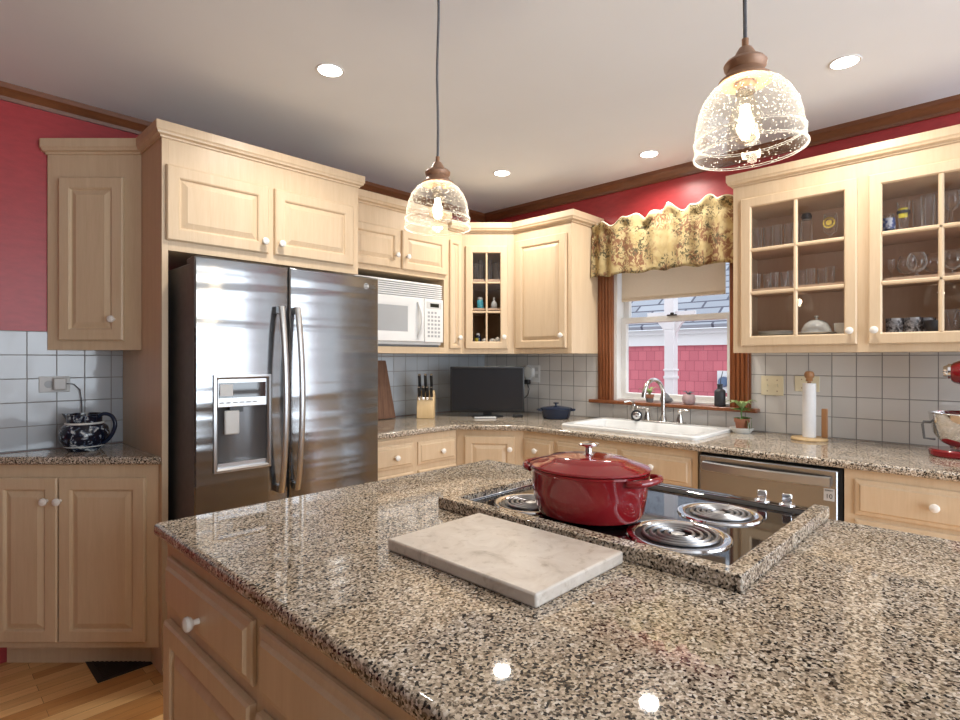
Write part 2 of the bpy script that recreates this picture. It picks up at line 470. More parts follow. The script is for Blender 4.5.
# ------------------------------------------------------------------ mesh helper
class G:
    def __init__(s):
        s.v, s.f, s.mi, s.M = [], [], [], None

    def add(s, vs, fs, m=0):
        o = len(s.v)
        s.v += [tuple(s.M @ Vector(p)) if s.M else tuple(p) for p in vs]
        for f in fs:
            s.f.append([i + o for i in f])
            s.mi.append(m)
        return s

    def box(s, x0, x1, y0, y1, z0, z1, m=0):
        return s.add([(x0, y0, z0), (x1, y0, z0), (x1, y1, z0), (x0, y1, z0), (x0, y0, z1), (x1, y0, z1), (x1, y1, z1), (x0, y1, z1)],
                     [(0, 3, 2, 1), (4, 5, 6, 7), (0, 1, 5, 4), (1, 2, 6, 5), (2, 3, 7, 6), (3, 0, 4, 7)], m)

    def rings(s, rs, m=0, cap0=True, cap1=True, mats=None):
        """rs: rectangles (x0,x1,z0,z1,y) joined one to the next"""
        vs, fs = [], []
        for x0, x1, z0, z1, y in rs:
            vs += [(x0, y, z0), (x1, y, z0), (x1, y, z1), (x0, y, z1)]
        o = len(s.v)
        for k in range(len(rs) - 1):
            for i in range(4):
                j = (i + 1) % 4
                fs.append((k * 4 + i, k * 4 + j, k * 4 + 4 + j, k * 4 + 4 + i))
        n0 = len(s.f)
        s.add(vs, fs, m)
        if mats:
            for k in range(len(rs) - 1):
                for i in range(4):
                    s.mi[n0 + k * 4 + i] = mats[k]
        if cap0:
            s.f.append([o, o + 3, o + 2, o + 1]); s.mi.append(mats[0] if mats else m)
        if cap1:
            e = o + (len(rs) - 1) * 4
            s.f.append([e, e + 1, e + 2, e + 3]); s.mi.append(mats[-1] if mats else m)
        return s

    def lathe(s, prof, n=24, c=(0, 0, 0), sx=1, sy=1, axis='z', m=0, close=False):
        vs, fs = [], []
        for r, z in prof:
            for k in range(n):
                a = 2 * PI * k / n
                x, y = r * math.cos(a) * sx, r * math.sin(a) * sy
                if axis == 'z': p = (x, y, z)
                elif axis == '-y': p = (x, -z, y)
                elif axis == 'x': p = (z, x, y)
                elif axis == '-x': p = (-z, x, y)
                else: p = (x, z, y)
                vs.append((p[0] + c[0], p[1] + c[1], p[2] + c[2]))
        R = len(prof)
        for i in range(R - 1 if not close else R):
            for k in range(n):
                l = (k + 1) % n
                i2 = (i + 1) % R
                fs.append((i * n + k, i * n + l, i2 * n + l, i2 * n + k))
        if not close:
            if prof[0][0] > 1e-6: fs.append(tuple(range(n))[::-1])
            if prof[-1][0] > 1e-6: fs.append(tuple((R - 1) * n + k for k in range(n)))
        return s.add(vs, fs, m)

    def shell(s, prof, n=24, **k):
        """open surface of revolution without end caps"""
        a = len(s.f)
        s.lathe(prof, n, **k)
        while len(s.f[-1]) > 4:
            s.f.pop(); s.mi.pop()
        return s

    def tube(s, path, r, n=10, m=0, flat=1.0, closed=False):
        P = [Vector(p) for p in path]
        rr = r if isinstance(r, (list, tuple)) else [r] * len(P)
        vs, fs = [], []
        up = Vector((0, 0, 1))
        t0 = (P[1] - P[0]).normalized()
        if abs(t0.z) > 0.9: up = Vector((1, 0, 0))
        nrm = (up - t0 * up.dot(t0)).normalized()
        L = len(P)
        for i, p in enumerate(P):
            if closed: t = (P[(i + 1) % L] - P[i - 1])
            else: t = P[min(i + 1, L - 1)] - P[max(i - 1, 0)]
            t.normalize()
            nrm = (nrm - t * nrm.dot(t)).normalized()
            bi = t.cross(nrm)
            for k in range(n):
                a = 2 * PI * k / n
                vs.append(p + nrm * (math.cos(a) * rr[i]) + bi * (math.sin(a) * rr[i] * flat))
        for i in range(L if closed else L - 1):
            for k in range(n):
                l = (k + 1) % n
                i2 = (i + 1) % L
                fs.append((i * n + k, i * n + l, i2 * n + l, i2 * n + k))
        if not closed:
            fs.append(tuple(range(n))[::-1]); fs.append(tuple((L - 1) * n + k for k in range(n)))
        return s.add(vs, fs, m)

    def prism(s, poly, z0, z1, m=0, axis='z'):
        n = len(poly)
        def P(a, b_, c):
            return {'z': (a, b_, c), 'x': (c, a, b_), 'y': (a, c, b_)}[axis]
        vs = [P(a, b_, z0) for a, b_ in poly] + [P(a, b_, z1) for a, b_ in poly]
        fs = [tuple(range(n))[::-1], tuple(range(n, 2 * n))] + [(i, (i + 1) % n, n + (i + 1) % n, n + i) for i in range(n)]
        return s.add(vs, fs, m)

    def plate(s, outer, holes, z0, z1, m=0):
        """flat slab with holes through it"""
        bm = bmesh.new()
        for lp in [outer] + holes:
            vv = [bm.verts.new((x, y, 0)) for x, y in lp]
            for i in range(len(vv)): bm.edges.new((vv[i], vv[(i + 1) % len(vv)]))
        bmesh.ops.triangle_fill(bm, edges=bm.edges[:], use_beauty=True)
        bmesh.ops.dissolve_limit(bm, angle_limit=0.01, verts=bm.verts[:], edges=bm.edges[:])
        bm.verts.index_update()
        V = [(v.co.x, v.co.y) for v in bm.verts]
        F = [[v.index for v in f.verts] for f in bm.faces]
        E = [[v.index for v in e.verts] for e in bm.edges if len(e.link_faces) == 1]
        bm.free()
        n = len(V)
        s.add([(x, y, z1) for x, y in V] + [(x, y, z0) for x, y in V],
              F + [[i + n for i in f][::-1] for f in F] + [(a, b_, b_ + n, a + n) for a, b_ in E], m)
        return s

    def build(s, name, mats, parent=None, bevel=0.0, smooth=True, loc=None, rotz=0.0, seg=2, sub=0, fix=True):
        me = bpy.data.meshes.new(name)
        me.from_pydata(s.v, [], s.f)
        for x in (mats if isinstance(mats, (list, tuple)) else [mats]):
            me.materials.append(MAT[x])
        me.polygons.foreach_set('material_index', s.mi)
        if fix:
            bm = bmesh.new(); bm.from_mesh(me)
            bmesh.ops.recalc_face_normals(bm, faces=bm.faces[:])
            bm.to_mesh(me); bm.free()
        if smooth:
            me.polygons.foreach_set('use_smooth', [True] * len(me.polygons))
            me.set_sharp_from_angle(angle=math.radians(38))
        o = bpy.data.objects.new(name, me)
        C.objects.link(o)
        if parent: o.parent = parent
        if loc: o.location = loc
        o.rotation_euler = (0, 0, rotz)
        if bevel:
            b = o.modifiers.new('edge', 'BEVEL')
            b.width, b.segments, b.limit_method, b.angle_limit = bevel, seg, 'ANGLE', math.radians(40)
            b.harden_normals = False
        if sub:
            q = o.modifiers.new('smooth', 'SUBSURF'); q.levels = q.render_levels = sub
        return o


def tag(o, label, cat, group=None):
    o['label'], o['category'] = label, cat
    if group: o['group'] = group
    return o


def thing(name, label, cat, loc=(0, 0, 0), rotz=0.0, group=None):
    o = bpy.data.objects.new(name, None)
    o.empty_display_size = 0.05
    C.objects.link(o)
    o.location, o.rotation_euler = loc, (0, 0, rotz)
    return tag(o, label, cat, group)


def struct(o):
    o['kind'] = 'structure'
    return o


def tree_copy(o, parent=None):
    c = o.copy(); C.objects.link(c)
    if parent: c.parent = parent
    for ch in list(o.children): tree_copy(ch, c)
    return c


def text(name, body, size, m, parent, loc, rot, ext=0.0006, align='CENTER'):
    cu = bpy.data.curves.new(name, 'FONT')
    cu.body, cu.size, cu.extrude, cu.align_x, cu.align_y = body, size, ext, align, 'CENTER'
    tmp = bpy.data.objects.new('tmp', cu)
    C.objects.link(tmp)
    me = bpy.data.meshes.new_from_object(tmp)
    bpy.data.objects.remove(tmp)
    me.materials.clear(); me.materials.append(MAT[m])
    o = bpy.data.objects.new(name, me)
    C.objects.link(o)
    o.parent, o.location, o.rotation_euler = parent, loc, rot
    return o


def diag(D, s, z=0):
    p = FWD * D + RGT * s
    return (p.x, p.y, z)


RB = -PI / 2          # turn of everything that faces -x
RD = TH - PI / 2      # turn of everything that faces the camera squarely

# ------------------------------------------------------------------ room shell
WA, WB, CEIL = 3.17, 3.335, 2.515
XL, YR = -2.6, -2.6
struct(G().box(XL - 0.1, WB + 0.14, YR - 0.1, WA + 0.1, -0.06, 0).build('floor', 'oak_floor'))
struct(G().box(XL - 0.1, WB + 0.14, YR - 0.1, WA + 0.1, CEIL, CEIL + 0.08).build('ceiling', 'ceiling_paint'))
struct(G().box(XL - 0.1, WB + 0.14, WA, WA + 0.1, 0, CEIL).build('wall_left', 'red_paint'))
WY0, WY1, WZ0, WZ1 = 1.189, 1.957, 1.045, 2.12
w = G()
w.box(WB, WB + 0.14, -0.62, WY0, 0, CEIL); w.box(WB, WB + 0.14, YR, -2.47, 0, CEIL)
w.box(WB, WB + 0.14, -2.47, -0.62, 0, 0.1); w.box(WB, WB + 0.14, -2.47, -0.62, 2.3, CEIL)
w.box(WB, WB + 0.14, WY1, WA, 0, CEIL)
w.box(WB, WB + 0.14, WY0, WY1, 0, WZ0)
w.box(WB, WB + 0.14, WY0, WY1, WZ1, CEIL)
struct(w.build('wall_right', 'red_paint'))
w = G()
w.box(XL, -0.3, YR - 0.1, YR, 0, CEIL)
w.box(-0.3, WB + 0.14, YR - 0.1, YR, 0, 0.1); w.box(-0.3, WB + 0.14, YR - 0.1, YR, 2.30, CEIL)
struct(w.build('wall_rear', 'wall_paint'))
struct(G().box(XL - 0.1, XL, YR - 0.1, WA, 0, CEIL).build('wall_side', 'wall_paint'))
w = G()
for x in (-0.3, 0.88, 2.07, 3.26): w.box(x, x + 0.07, YR - 0.02, YR + 0.02, 0.1, 2.30)
for z in (0.1, 0.86, 2.24): w.box(-0.23, 3.26, YR - 0.018, YR + 0.018, z, z + 0.06)
struct(w.build('window_2', 'white_vinyl'))
w = G()
for y in (-2.47, -1.58, -0.69): w.box(WB - 0.02, WB + 0.02, y, y + 0.07, 0.1, 2.30)
for z in (0.1, 0.86, 2.24): w.box(WB - 0.018, WB + 0.018, -2.4, -0.69, z, z + 0.06)
struct(w.build('window_3', 'white_vinyl'))

# tile backsplash
g = G()
g.box(-0.4, 0.742 - 0.0005, WA - 0.007, WA, 0.914, 1.448)
g.box(1.71, WB, WA - 0.007, WA, 0.914, 1.40)
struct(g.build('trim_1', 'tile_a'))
g = G()
g.box(WB - 0.007, WB, WY1 + 0.005, WA - 0.008, 0.914, 1.40)
g.box(WB - 0.007, WB, -0.6, WY0 - 0.005, 0.914, 1.40)
g.box(WB - 0.007, WB, WY0 - 0.005, WY1 + 0.005, 0.914, 1.02)
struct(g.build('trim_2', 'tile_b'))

# cornice under the ceiling, on both walls
prof = [(0, 0), (0.012, 0), (0.014, 0.016), (0.030, 0.034), (0.042, 0.044), (0.044, 0.066), (0, 0.066)]
g = G().prism([(WA - d, CEIL - 0.066 + z) for d, z in prof], -0.6, WB - 0.001, axis='x')
struct(g.build('trim_3', 'cornice_wood', smooth=False))
g = G().prism([(WB - d, CEIL - 0.066 + z) for d, z in prof], -0.6, WA - 0.045, axis='y')
struct(g.build('trim_4', 'cornice_wood', smooth=False))

# ------------------------------------------------------------------ window with stained casing
win = bpy.data.objects.new('window_1', None); C.objects.link(win); struct(win)


def casing(y0, y1):
    g = G()
    n = 4
    pts = [(WB, y0), (WB - 0.02, y0)]
    ww = (y1 - y0)
    for k in range(n):
        a = y0 + ww * (0.08 + 0.84 * k / n)
        b_ = y0 + ww * (0.08 + 0.84 * (k + 0.8) / n)
        pts += [(WB - 0.02, a), (WB - 0.028, a + 0.004), (WB - 0.028, b_ - 0.004), (WB - 0.02, b_)]
    pts += [(WB - 0.02, y1), (WB, y1)]
    return g.prism(pts, 1.045, 2.16)


casing(WY1, 2.070).build('casing', 'stained_wood', win, smooth=False)
casing(1.075, WY0).build('casing', 'stained_wood', win, smooth=False)
G().box(WB - 0.025, WB, 1.075, 2.070, 2.12, 2.23).build('head_casing', 'stained_wood', win)
G().box(WB - 0.065, WB + 0.02, 1.03, 2.12, 1.022, 1.045).build('sill', 'stained_wood', win, bevel=0.006)
g = G()
g.box(WB + 0.0, WB + 0.14, WY1 - 0.022, WY1, WZ0, WZ1); g.box(WB, WB + 0.14, WY0, WY0 + 0.010, WZ0, WZ1)
g.box(WB, WB + 0.14, WY0, WY1, WZ1 - 0.022, WZ1); g.box(WB + 0.02, WB + 0.14, WY0, WY1, WZ0, WZ0 + 0.012)
g.build('jamb', 'white_vinyl', win)


def sash(x, z0, z1, bot, top):
    y0, y1 = WY0 + 0.0105, WY1 - 0.0225
    g = G()
    g.rings([(y0, y1, z0, z1, x), (y0, y1, z0, z1, x - 0.03), (y0 + 0.032, y1 - 0.036, z0 + bot, z1 - top, x - 0.03),
             (y0 + 0.036, y1 - 0.040, z0 + bot + 0.004, z1 - top - 0.004, x - 0.01), (y0 + 0.036, y1 - 0.040, z0 + bot + 0.004, z1 - top - 0.004, x),
             ], cap0=False, cap1=False)
    s2 = G()
    s2.v = [(p[1], p[0], p[2]) for p in g.v]; s2.f = g.f; s2.mi = g.mi
    o = s2.build('sash', 'white_vinyl', win)
    G().box(x - 0.010, x - 0.006, y0 + 0.032, y1 - 0.036, z0 + bot, z1 - top).build('glass_pane', 'window_glass', o)


sash(WB + 0.085, 1.057, 1.60, 0.035, 0.035)
sash(WB + 0.125, 1.565, 2.10, 0.035, 0.035)
g = G().box(WB + 0.04, WB + 0.056, 1.54, 1.60, 1.598, 1.606).lathe([(0.012, 0), (0.012, 0.012), (0.004, 0.014)], 12, (WB + 0.05, 1.57, 1.605))
g.build('sash_lock', 'black_iron', win)

# roller shade and floral valance
sh = thing('roller_shade', 'beige roller shade pulled partway down inside the window', 'shade', (WB + 0.035, 1.575, 1.72))
G().box(-0.001, 0.001, -0.342, 0.342, 0, 0.36).build('cloth', 'shade_cloth', sh)
G().box(-0.004, 0.004, -0.342, 0.342, -0.012, 0.008).build('hem_bar', 'shade_cloth', sh, bevel=0.002)
G().lathe([(0.018, -0.34), (0.018, 0.34)], 16, (0, 0, 0.365), axis='y').build('roller', 'white_plastic', sh)

val = thing('valance', 'gathered floral valance in gold, green and rust across the window top', 'valance', (3.215, 1.6, 1.872))
NU, NV = 150, 16
g = G()
vs, fs = [], []
ya, yb = 2.066 - 1.6, 1.10 - 1.6


def vx(u, k):
    a = 0.5 + 0.5 * math.sin(u * 52 + 1.2 * math.sin(u * 9))
    return 0.026 * (a - 0.5) * (1 - 0.35 * k) + 0.012 * math.sin(u * 17 + 2 * k)


for i in range(NU + 1):
    u = i / NU
    top = 0.345 + 0.018 * math.sin(u * 24 + 0.8) + 0.012 * math.sin(u * 53 + 2) + 0.03 * u
    bot = 0.0 + 0.006 * math.sin(u * 31) - 0.004 * u
    for j in range(NV + 1):
        k = j / NV
        z = bot + (top - bot) * k
        x = vx(u, k) + (0.012 if 0.80 < k < 0.92 else 0) + (0.018 * (k - 0.86) / 0.14 * math.sin(u * 40) if k > 0.86 else 0)
        vs.append((x, ya + (yb - ya) * u, z))
for i in range(NU):
    for j in range(NV):
        a = i * (NV + 1) + j
        fs.append((a, a + 1, a + NV + 2, a + NV + 1))
g.add(vs, fs)
o = g.build('cloth', 'floral_cloth', val)
q = o.modifiers.new('thick', 'SOLIDIFY'); q.thickness = 0.002
g = G()
vs2, fs2 = [], []
for i in range(NU + 1):
    p = vs[i * (NV + 1) + NV]
    vs2 += [(p[0] + 0.001, p[1], p[2] - 0.004), (p[0] + 0.005, p[1], p[2] + 0.009), (p[0] + 0.035, p[1], p[2] + 0.004), (p[0] + 0.035, p[1], p[2] - 0.01)]
for i in range(NU):
    for j in range(3):
        a = i * 4 + j
        fs2.append((a, a + 1, a + 5, a + 4))
g.add(vs2, fs2)
o = g.build('lining', 'cream_lining', val)
G().lathe([(0.009, 1.08 - 1.6), (0.009, 2.05 - 1.6)], 12, (0.055, 0, 0.30), axis='y').build('rod', 'stained_wood', val)

# ------------------------------------------------------------------ the neighbour's house seen through the window
nb = thing('neighbor_house', 'red shingled house with grey roof seen through the kitchen window', 'house', (6.8, 3.2, -0.8))
G().box(0, 0.2, -4.5, 4.5, 0, 2.45).build('shingle_wall', 'red_shingle', nb)
g = G().box(-0.05, 0.05, -4.5, 4.5, 2.29, 2.45).box(-0.12, 0.02, -4.5, 4.5, 2.43, 2.49)
g.build('frieze_board', 'white_vinyl', nb)
import math as _m
rf = G(); rf.box(0, 4.2, -4.7, 4.7, 0, 0.05)
rf = rf.build('roof', 'grey_roofing', nb)
rf.location = (-0.22, 0, 2.49); rf.rotation_euler = (0, -math.radians(34), 0)
MAT['grey_roofing'].node_tree.nodes
g = G().box(-0.07, 0.0, -0.82, -0.64, 1.72, 1.98)
g.build('meter_box', 'white_plastic', nb)
G().lathe([(0.0, 0), (0.06, 0), (0.065, 0.05), (0.05, 0.08), (0, 0.085)], 18, (-0.07, -0.73, 1.85), axis='-x').build('meter_dial', 'meter_blue', nb)
po = thing('porch_post', 'white porch post with curved brackets outside the window', 'post', (5.4, 2.515, -0.8))
g = G().box(-0.05, 0.05, -0.05, 0.05, 0, 2.42).box(-0.058, 0.058, -0.058, 0.058, 1.92, 1.95).box(-0.058, 0.058, -0.058, 0.058, 2.0, 2.02)
g.build('shaft', 'white_vinyl', po, bevel=0.006)
for sgn in (-1, 1):
    pts = [(0.0505 * sgn, 2.30)] + [(sgn * (0.0505 + 0.20 * (1 - math.cos(a))), 2.30 + 0.24 * math.sin(a)) for a in [k * PI / 16 for k in range(1, 9)]] + [(0.2505 * sgn, 2.60), (0.0505 * sgn, 2.60)]
    G().prism(pts, -0.02, 0.02, axis='x').build('bracket', 'white_vinyl', po, smooth=False)
G().box(-0.05, 0.05, -0.05, 0.05, 2.4205, 3.0).build('upper_shaft', 'white_vinyl', po)
struct(G().box(3.6, 14, -6, 14, -0.86, -0.8).build('ground', 'stone'))


# ------------------------------------------------------------------ cabinet pieces (local frame: x along the front, -y towards the room)
KNOB = [(0.0, 0), (0.007, 0), (0.006, 0.008), (0.0065, 0.012), (0.0135, 0.016), (0.0165, 0.022), (0.0150, 0.028), (0.009, 0.0315), (0, 0.0325)]


def knob(parent, x, y, z):
    return G().lathe(KNOB, 18, (x, y, z), axis='-y').build('knob', 'white_knob', parent)


def panel_door(parent, x0, x1, z0, z1, kx=None, kz=None, yf=0.0, st=0.055, name='door'):
    """frame and raised panel; yf is the face-frame plane, the door stands 19 mm before it"""
    t = 0.019
    def r(i, y): return (x0 + i, x1 - i, z0 + i, z1 - i, y)
    rs = [r(0, yf - 0.001), r(0, yf - t + 0.005), r(0.005, yf - t), r(st - 0.008, yf - t), r(st - 0.003, yf - t + 0.003), r(st, yf - t + 0.010),
          r(st + 0.004, yf - t + 0.010), r(st + 0.024, yf - t + 0.002), r(st + 0.026, yf - t + 0.001)]
    d = G().rings(rs).build(name, 'maple', parent, smooth=False)
    if kx is not None: knob(d, kx, yf - t, kz)
    return d


def drawer_front(parent, x0, x1, z0, z1, kx=None, kz=None, yf=0.0, name='drawer'):
    t = 0.019
    def r(i, y): return (x0 + i, x1 - i, z0 + i, z1 - i, y)
    d = G().rings([r(0, yf - 0.001), r(0, yf - 0.008), r(0.004, yf - 0.011), r(0.016, yf - 0.013), r(0.022, yf - t), r(0.024, yf - t)]).build(name, 'maple', parent, smooth=False)
    if kx is not None: knob(d, kx, yf - t, kz if kz is not None else (z0 + z1) / 2)
    return d


def glass_door(parent, x0, x1, z0, z1, cols, rows, kx, kz, st=0.05, mw=0.019, yf=0.0):
    t = 0.019
    g = G()
    def r(i, y): return (x0 + i, x1 - i, z0 + i, z1 - i, y)
    g.rings([r(st, yf - 0.001), r(0, yf - 0.001), r(0, yf - t + 0.005), r(0.005, yf - t), r(st - 0.006, yf - t), r(st, yf - t + 0.006), r(st, yf - 0.001)], cap0=False, cap1=False)
    xi0, xi1, zi0, zi1 = x0 + st, x1 - st, z0 + st, z1 - st
    def bar(a0, a1, b0, b1, vert):
        if vert:
            c = (a0 + a1) / 2
            g.prism([(a0, yf - 0.003), (a0, yf - t + 0.008), (c - 0.004, yf - t + 0.001), (c + 0.004, yf - t + 0.001), (a1, yf - t + 0.008), (a1, yf - 0.003)], b0, b1)
        else:
            c = (b0 + b1) / 2
            g.prism([(yf - 0.0032, b0), (yf - t + 0.008, b0), (yf - t + 0.001, c - 0.004), (yf - t + 0.001, c + 0.004), (yf - t + 0.008, b1), (yf - 0.0032, b1)], a0, a1, axis='x')
    for k in range(1, cols):
        c = xi0 + (xi1 - xi0) * k / cols
        bar(c - mw / 2, c + mw / 2, zi0, zi1, True)
    for k in range(1, rows):
        c = zi0 + (zi1 - zi0) * k / rows
        bar(xi0, xi1, c - mw / 2, c + mw / 2, False)
    d = g.build('door', 'maple', parent, smooth=False)
    G().box(xi0 - 0.003, xi1 + 0.003, yf - 0.0075, yf - 0.0055, zi0 - 0.003, zi1 + 0.003).build('glass_pane', 'pane_glass', d)
    knob(d, kx, yf - t, kz)
    return d


CROWN = [(0.0, 0.0), (0.010, 0.0), (0.012, 0.008), (0.030, 0.014), (0.033, 0.022), (0.040, 0.030), (0.040, 0.068), (0, 0.068)]


def crown(parent, path, z, k=1.0):
    """moulding swept along a plan path, offset to the right-hand side of travel; mitred corners"""
    P = [Vector((p[0], p[1])) for p in path]
    def off(d):
        out = []
        for i, p in enumerate(P):
            ns = []
            if i > 0:
                e = (P[i] - P[i - 1]).normalized(); ns.append(Vector((e.y, -e.x)))
            if i < len(P) - 1:
                e = (P[i + 1] - P[i]).normalized(); ns.append(Vector((e.y, -e.x)))
            if len(ns) == 1: q = ns[0] * d
            else:
                bs = (ns[0] + ns[1]).normalized()
                q = bs * (d / max(0.3, bs.dot(ns[0])))
            out.append(p + q)
        return out
    vs, fs = [], []
    n = len(P)
    for d, h in CROWN:
        for q in off(d * k): vs.append((q.x, q.y, z + h * (0.7 + 0.3 * k)))
    k = len(CROWN)
    for j in range(k):
        j2 = (j + 1) % k
        for i in range(n - 1):
            fs.append((j * n + i, j * n + i + 1, j2 * n + i + 1, j2 * n + i))
    fs.append(tuple(j * n for j in range(k))); fs.append(tuple(j * n + n - 1 for j in range(k))[::-1])
    return G().add(vs, fs).build('crown_molding', 'maple', parent, smooth=False)


# ---- tall end panel with the cabinet over the refrigerator
PXL, PYF = 0.742, 2.566
t_ = thing('refrigerator_cabinet', 'tall maple cabinet with end panel, framing the top of the steel refrigerator', 'cabinet', (PXL, PYF, 0))
D_ = WA - PYF - 0.001
G().box(0, 0.024, 0, D_, 0, 2.252).build('side_panel', 'maple', t_)
G().box(0.0245, 0.962, 0, D_, 1.782, 2.252).build('body', 'maple', t_)
panel_door(t_, 0.014, 0.454, 1.824, 2.141, 0.428, 1.876)
panel_door(t_, 0.485, 0.923, 1.824, 2.141, 0.511, 1.876)
crown(t_, [(0, D_), (0, 0), (0.962, 0), (0.962, 0.22)], 2.252, 0.68)

# ---- angled wall cabinet at the end of the run
DW = 2.512
t_ = thing('wall_cabinet', 'narrow angled maple wall cabinet on the red wall above the blue pitcher', 'cabinet', diag(DW, -1.960), RD)
L_ = 1.960 - 1.535


def loc_d(D0, s0, x, y):
    """world point in the frame of a thing placed with diag(D0, s0), turned by RD"""
    dx, dy = x - diag(D0, s0)[0], y - diag(D0, s0)[1]
    v = Vector((dx, dy, 0))
    return (v.dot(RGT), v.dot(FWD))


body = [(0, 0), (L_, 0), loc_d(DW, -1.960, PXL - 0.001, WA - 0.001), loc_d(DW, -1.960, diag(DW, -1.960)[0], WA - 0.001)]
G().prism(body, 1.364, 2.250).build('body', 'maple', t_)
panel_door(t_, 0.060, 0.350, 1.407, 2.143, 0.312, 1.502)
crown(t_, [body[3], (0, 0), (L_, 0)], 2.250, 0.75)

# ---- angled base cabinet below it
DB = 2.340
t_ = thing('base_cabinet', 'angled two-door maple base cabinet below the blue pitcher', 'cabinet', diag(DB, -1.357), RD)
W_ = 0.695
bl = [loc_d(DB, -1.357, PXL - 0.001, WA - 0.009), (0.0, 0.0), (-W_, 0.0), loc_d(DB, -1.357, diag(DB, -1.357 - W_)[0], WA - 0.009)]
G().prism(bl, 0.105, 0.879).build('body', 'maple', t_)
tx = bl[0][0] + (bl[3][0] - bl[0][0]) * (bl[0][1] - 0.075) / (bl[0][1] - bl[3][1])
G().prism([(0.0 - 0.075, 0.075), (bl[0][0] - 0.004, bl[0][1] - 0.004), (tx, 0.075)], 0, 0.1045).build('toe_kick', 'maple', t_)
panel_door(t_, -0.411, -0.050, 0.133, 0.824, -0.402, 0.729)
panel_door(t_, -0.690, -0.418, 0.133, 0.824, -0.458, 0.729)

t_ = G().prism([(PXL - 0.0005, PYF + 0.003), (PXL - 0.0005, WA - 0.0085), (0.162, WA - 0.0085)], 0.88, 0.914).build('countertop', 'granite', bevel=0.008)
tag(t_, 'small triangular granite countertop under the blue pitcher', 'countertop')

# ---- microwave cabinet
YC = 2.83
t_ = thing('microwave_cabinet', 'maple wall cabinet with two small doors over the white microwave', 'cabinet', (1.7045, YC, 0))
D_ = WA - YC - 0.001
G().box(0, 0.9075, 0, D_, 1.868, 2.262).build('body', 'maple', t_)
g = G().box(0, 0.05, 0, D_, 1.36, 1.8675).box(0.8675, 0.9075, 0, D_, 1.36, 1.8675).box(0.0505, 0.867, 0, D_, 1.36, 1.402)
g.build('microwave_bay', 'maple', t_)
G().box(0.051, 0.8665, D_ - 0.02, D_ - 0.01, 1.402, 1.867).build('bay_back', 'dark_gap', t_)
panel_door(t_, 0.105, 0.480, 1.898, 2.146, 0.444, 1.978, st=0.05)
panel_door(t_, 0.497, 0.882, 1.898, 2.146, 0.530, 1.978, st=0.05)
crown(t_, [(0, 0), (0.9075, 0)], 2.262)

# ---- narrow filler cabinet
t_ = thing('narrow_cabinet', 'slim maple wall cabinet between the microwave and the corner glass door', 'cabinet', (2.6125, YC, 0))
G().box(0, 0.131, 0, D_, 1.36, 2.217).build('body', 'maple', t_)
panel_door(t_, 0.006, 0.112, 1.395, 2.152, 0.080, 1.472, st=0.03)
crown(t_, [(0, 0), (0.1315, 0)], 2.217)

# ---- diagonal corner cabinet with a glass door (hollow)
XC = 3.005
c0, c1 = Vector((2.744, YC)), Vector((XC, 2.566))
ca = math.atan2(c1.y - c0.y, c1.x - c0.x)
cl = (c1 - c0).length
t_ = thing('corner_cabinet', 'diagonal maple corner cabinet with a six-pane glass door', 'cabinet', (c0.x, c0.y, 0), ca)
inv = Matrix.Rotation(-ca, 2)


def lc(x, y):
    q = inv @ (Vector((x, y)) - c0)
    return (q.x, q.y)


ring = [(0, 0), (cl, 0), lc(WB - 0.001, 2.566), lc(WB - 0.001, WA - 0.001), lc(2.744, WA - 0.001)]
g = G()
g.prism(ring, 1.36, 1.44); g.prism(ring, 2.10, 2.217)
for a, b_ in ((1, 2), (2, 3), (3, 4), (4, 0)):
    p, q = Vector(ring[a]), Vector(ring[b_])
    e = (q - p).normalized(); nrm = Vector((-e.y, e.x)) * 0.012
    g.prism([p, q, q + nrm, p + nrm], 1.44, 2.10)
g.box(0, 0.05, 0, 0.018, 1.44, 2.10); g.box(cl - 0.05, cl, 0, 0.018, 1.44, 2.10)
g.build('body', 'maple', t_, smooth=False)
inner = [(0.02, 0.04), (cl - 0.02, 0.04), lc(WB - 0.014, 2.60), lc(WB - 0.014, WA - 0.015), lc(2.78, WA - 0.015)]
for z in (1.672, 1.880):
    G().prism(inner, z, z + 0.016).build('shelf', 'maple_inside', t_)
glass_door(t_, 0.026, 0.026 + 0.300, 1.394, 2.125, 2, 3, 0.300, 1.478, st=0.052, mw=0.014)
crown(t_, [(0, 0), (cl, 0)], 2.217)
CORNER = (c0, ca)

# ---- cabinet right of the corner
t_ = thing('wall_cabinet', 'single-door maple wall cabinet beside the window, next to the corner glass door', 'cabinet', (XC, 2.5655, 0), RB)
G().box(0, 0.492, 0, WB - XC - 0.001, 1.36, 2.217).build('body', 'maple', t_)
panel_door(t_, 0.03, 0.455, 1.396, 2.152, 0.428, 1.478)
crown(t_, [(0, 0), (0.492, 0), (0.492, WB - XC - 0.001)], 2.217)

# ---- glass-door cabinet, hollow with shelves
RY = 1.06
t_ = thing('glass_cabinet', 'two-door maple cabinet with glass panes full of drinking glasses', 'cabinet', (XC, RY, 0), RB)
RW, RDp = 1.16, WB - XC - 0.001
g = G()
g.box(0, RW, 0, RDp, 1.355, 1.44); g.box(0, RW, 0, RDp, 2.10, 2.217)
g.box(0, 0.02, 0, RDp, 1.44, 2.10); g.box(RW - 0.02, RW, 0, RDp, 1.44, 2.10)
g.box(0.02, 0.06, 0, 0.02, 1.44, 2.10); g.box(0.53, 0.605, 0, 0.02, 1.44, 2.10); g.box(RW - 0.06, RW - 0.02, 0, 0.02, 1.44, 2.10)
g.build('body', 'maple', t_, smooth=False)
G().box(0.0205, RW - 0.0205, RDp - 0.012, RDp, 1.4405, 2.0995).build('back_panel', 'maple_inside', t_)
for z in (1.668, 1.876):
    G().box(0.021, RW - 0.021, 0.03, RDp - 0.013, z, z + 0.016).build('shelf', 'maple_inside', t_)
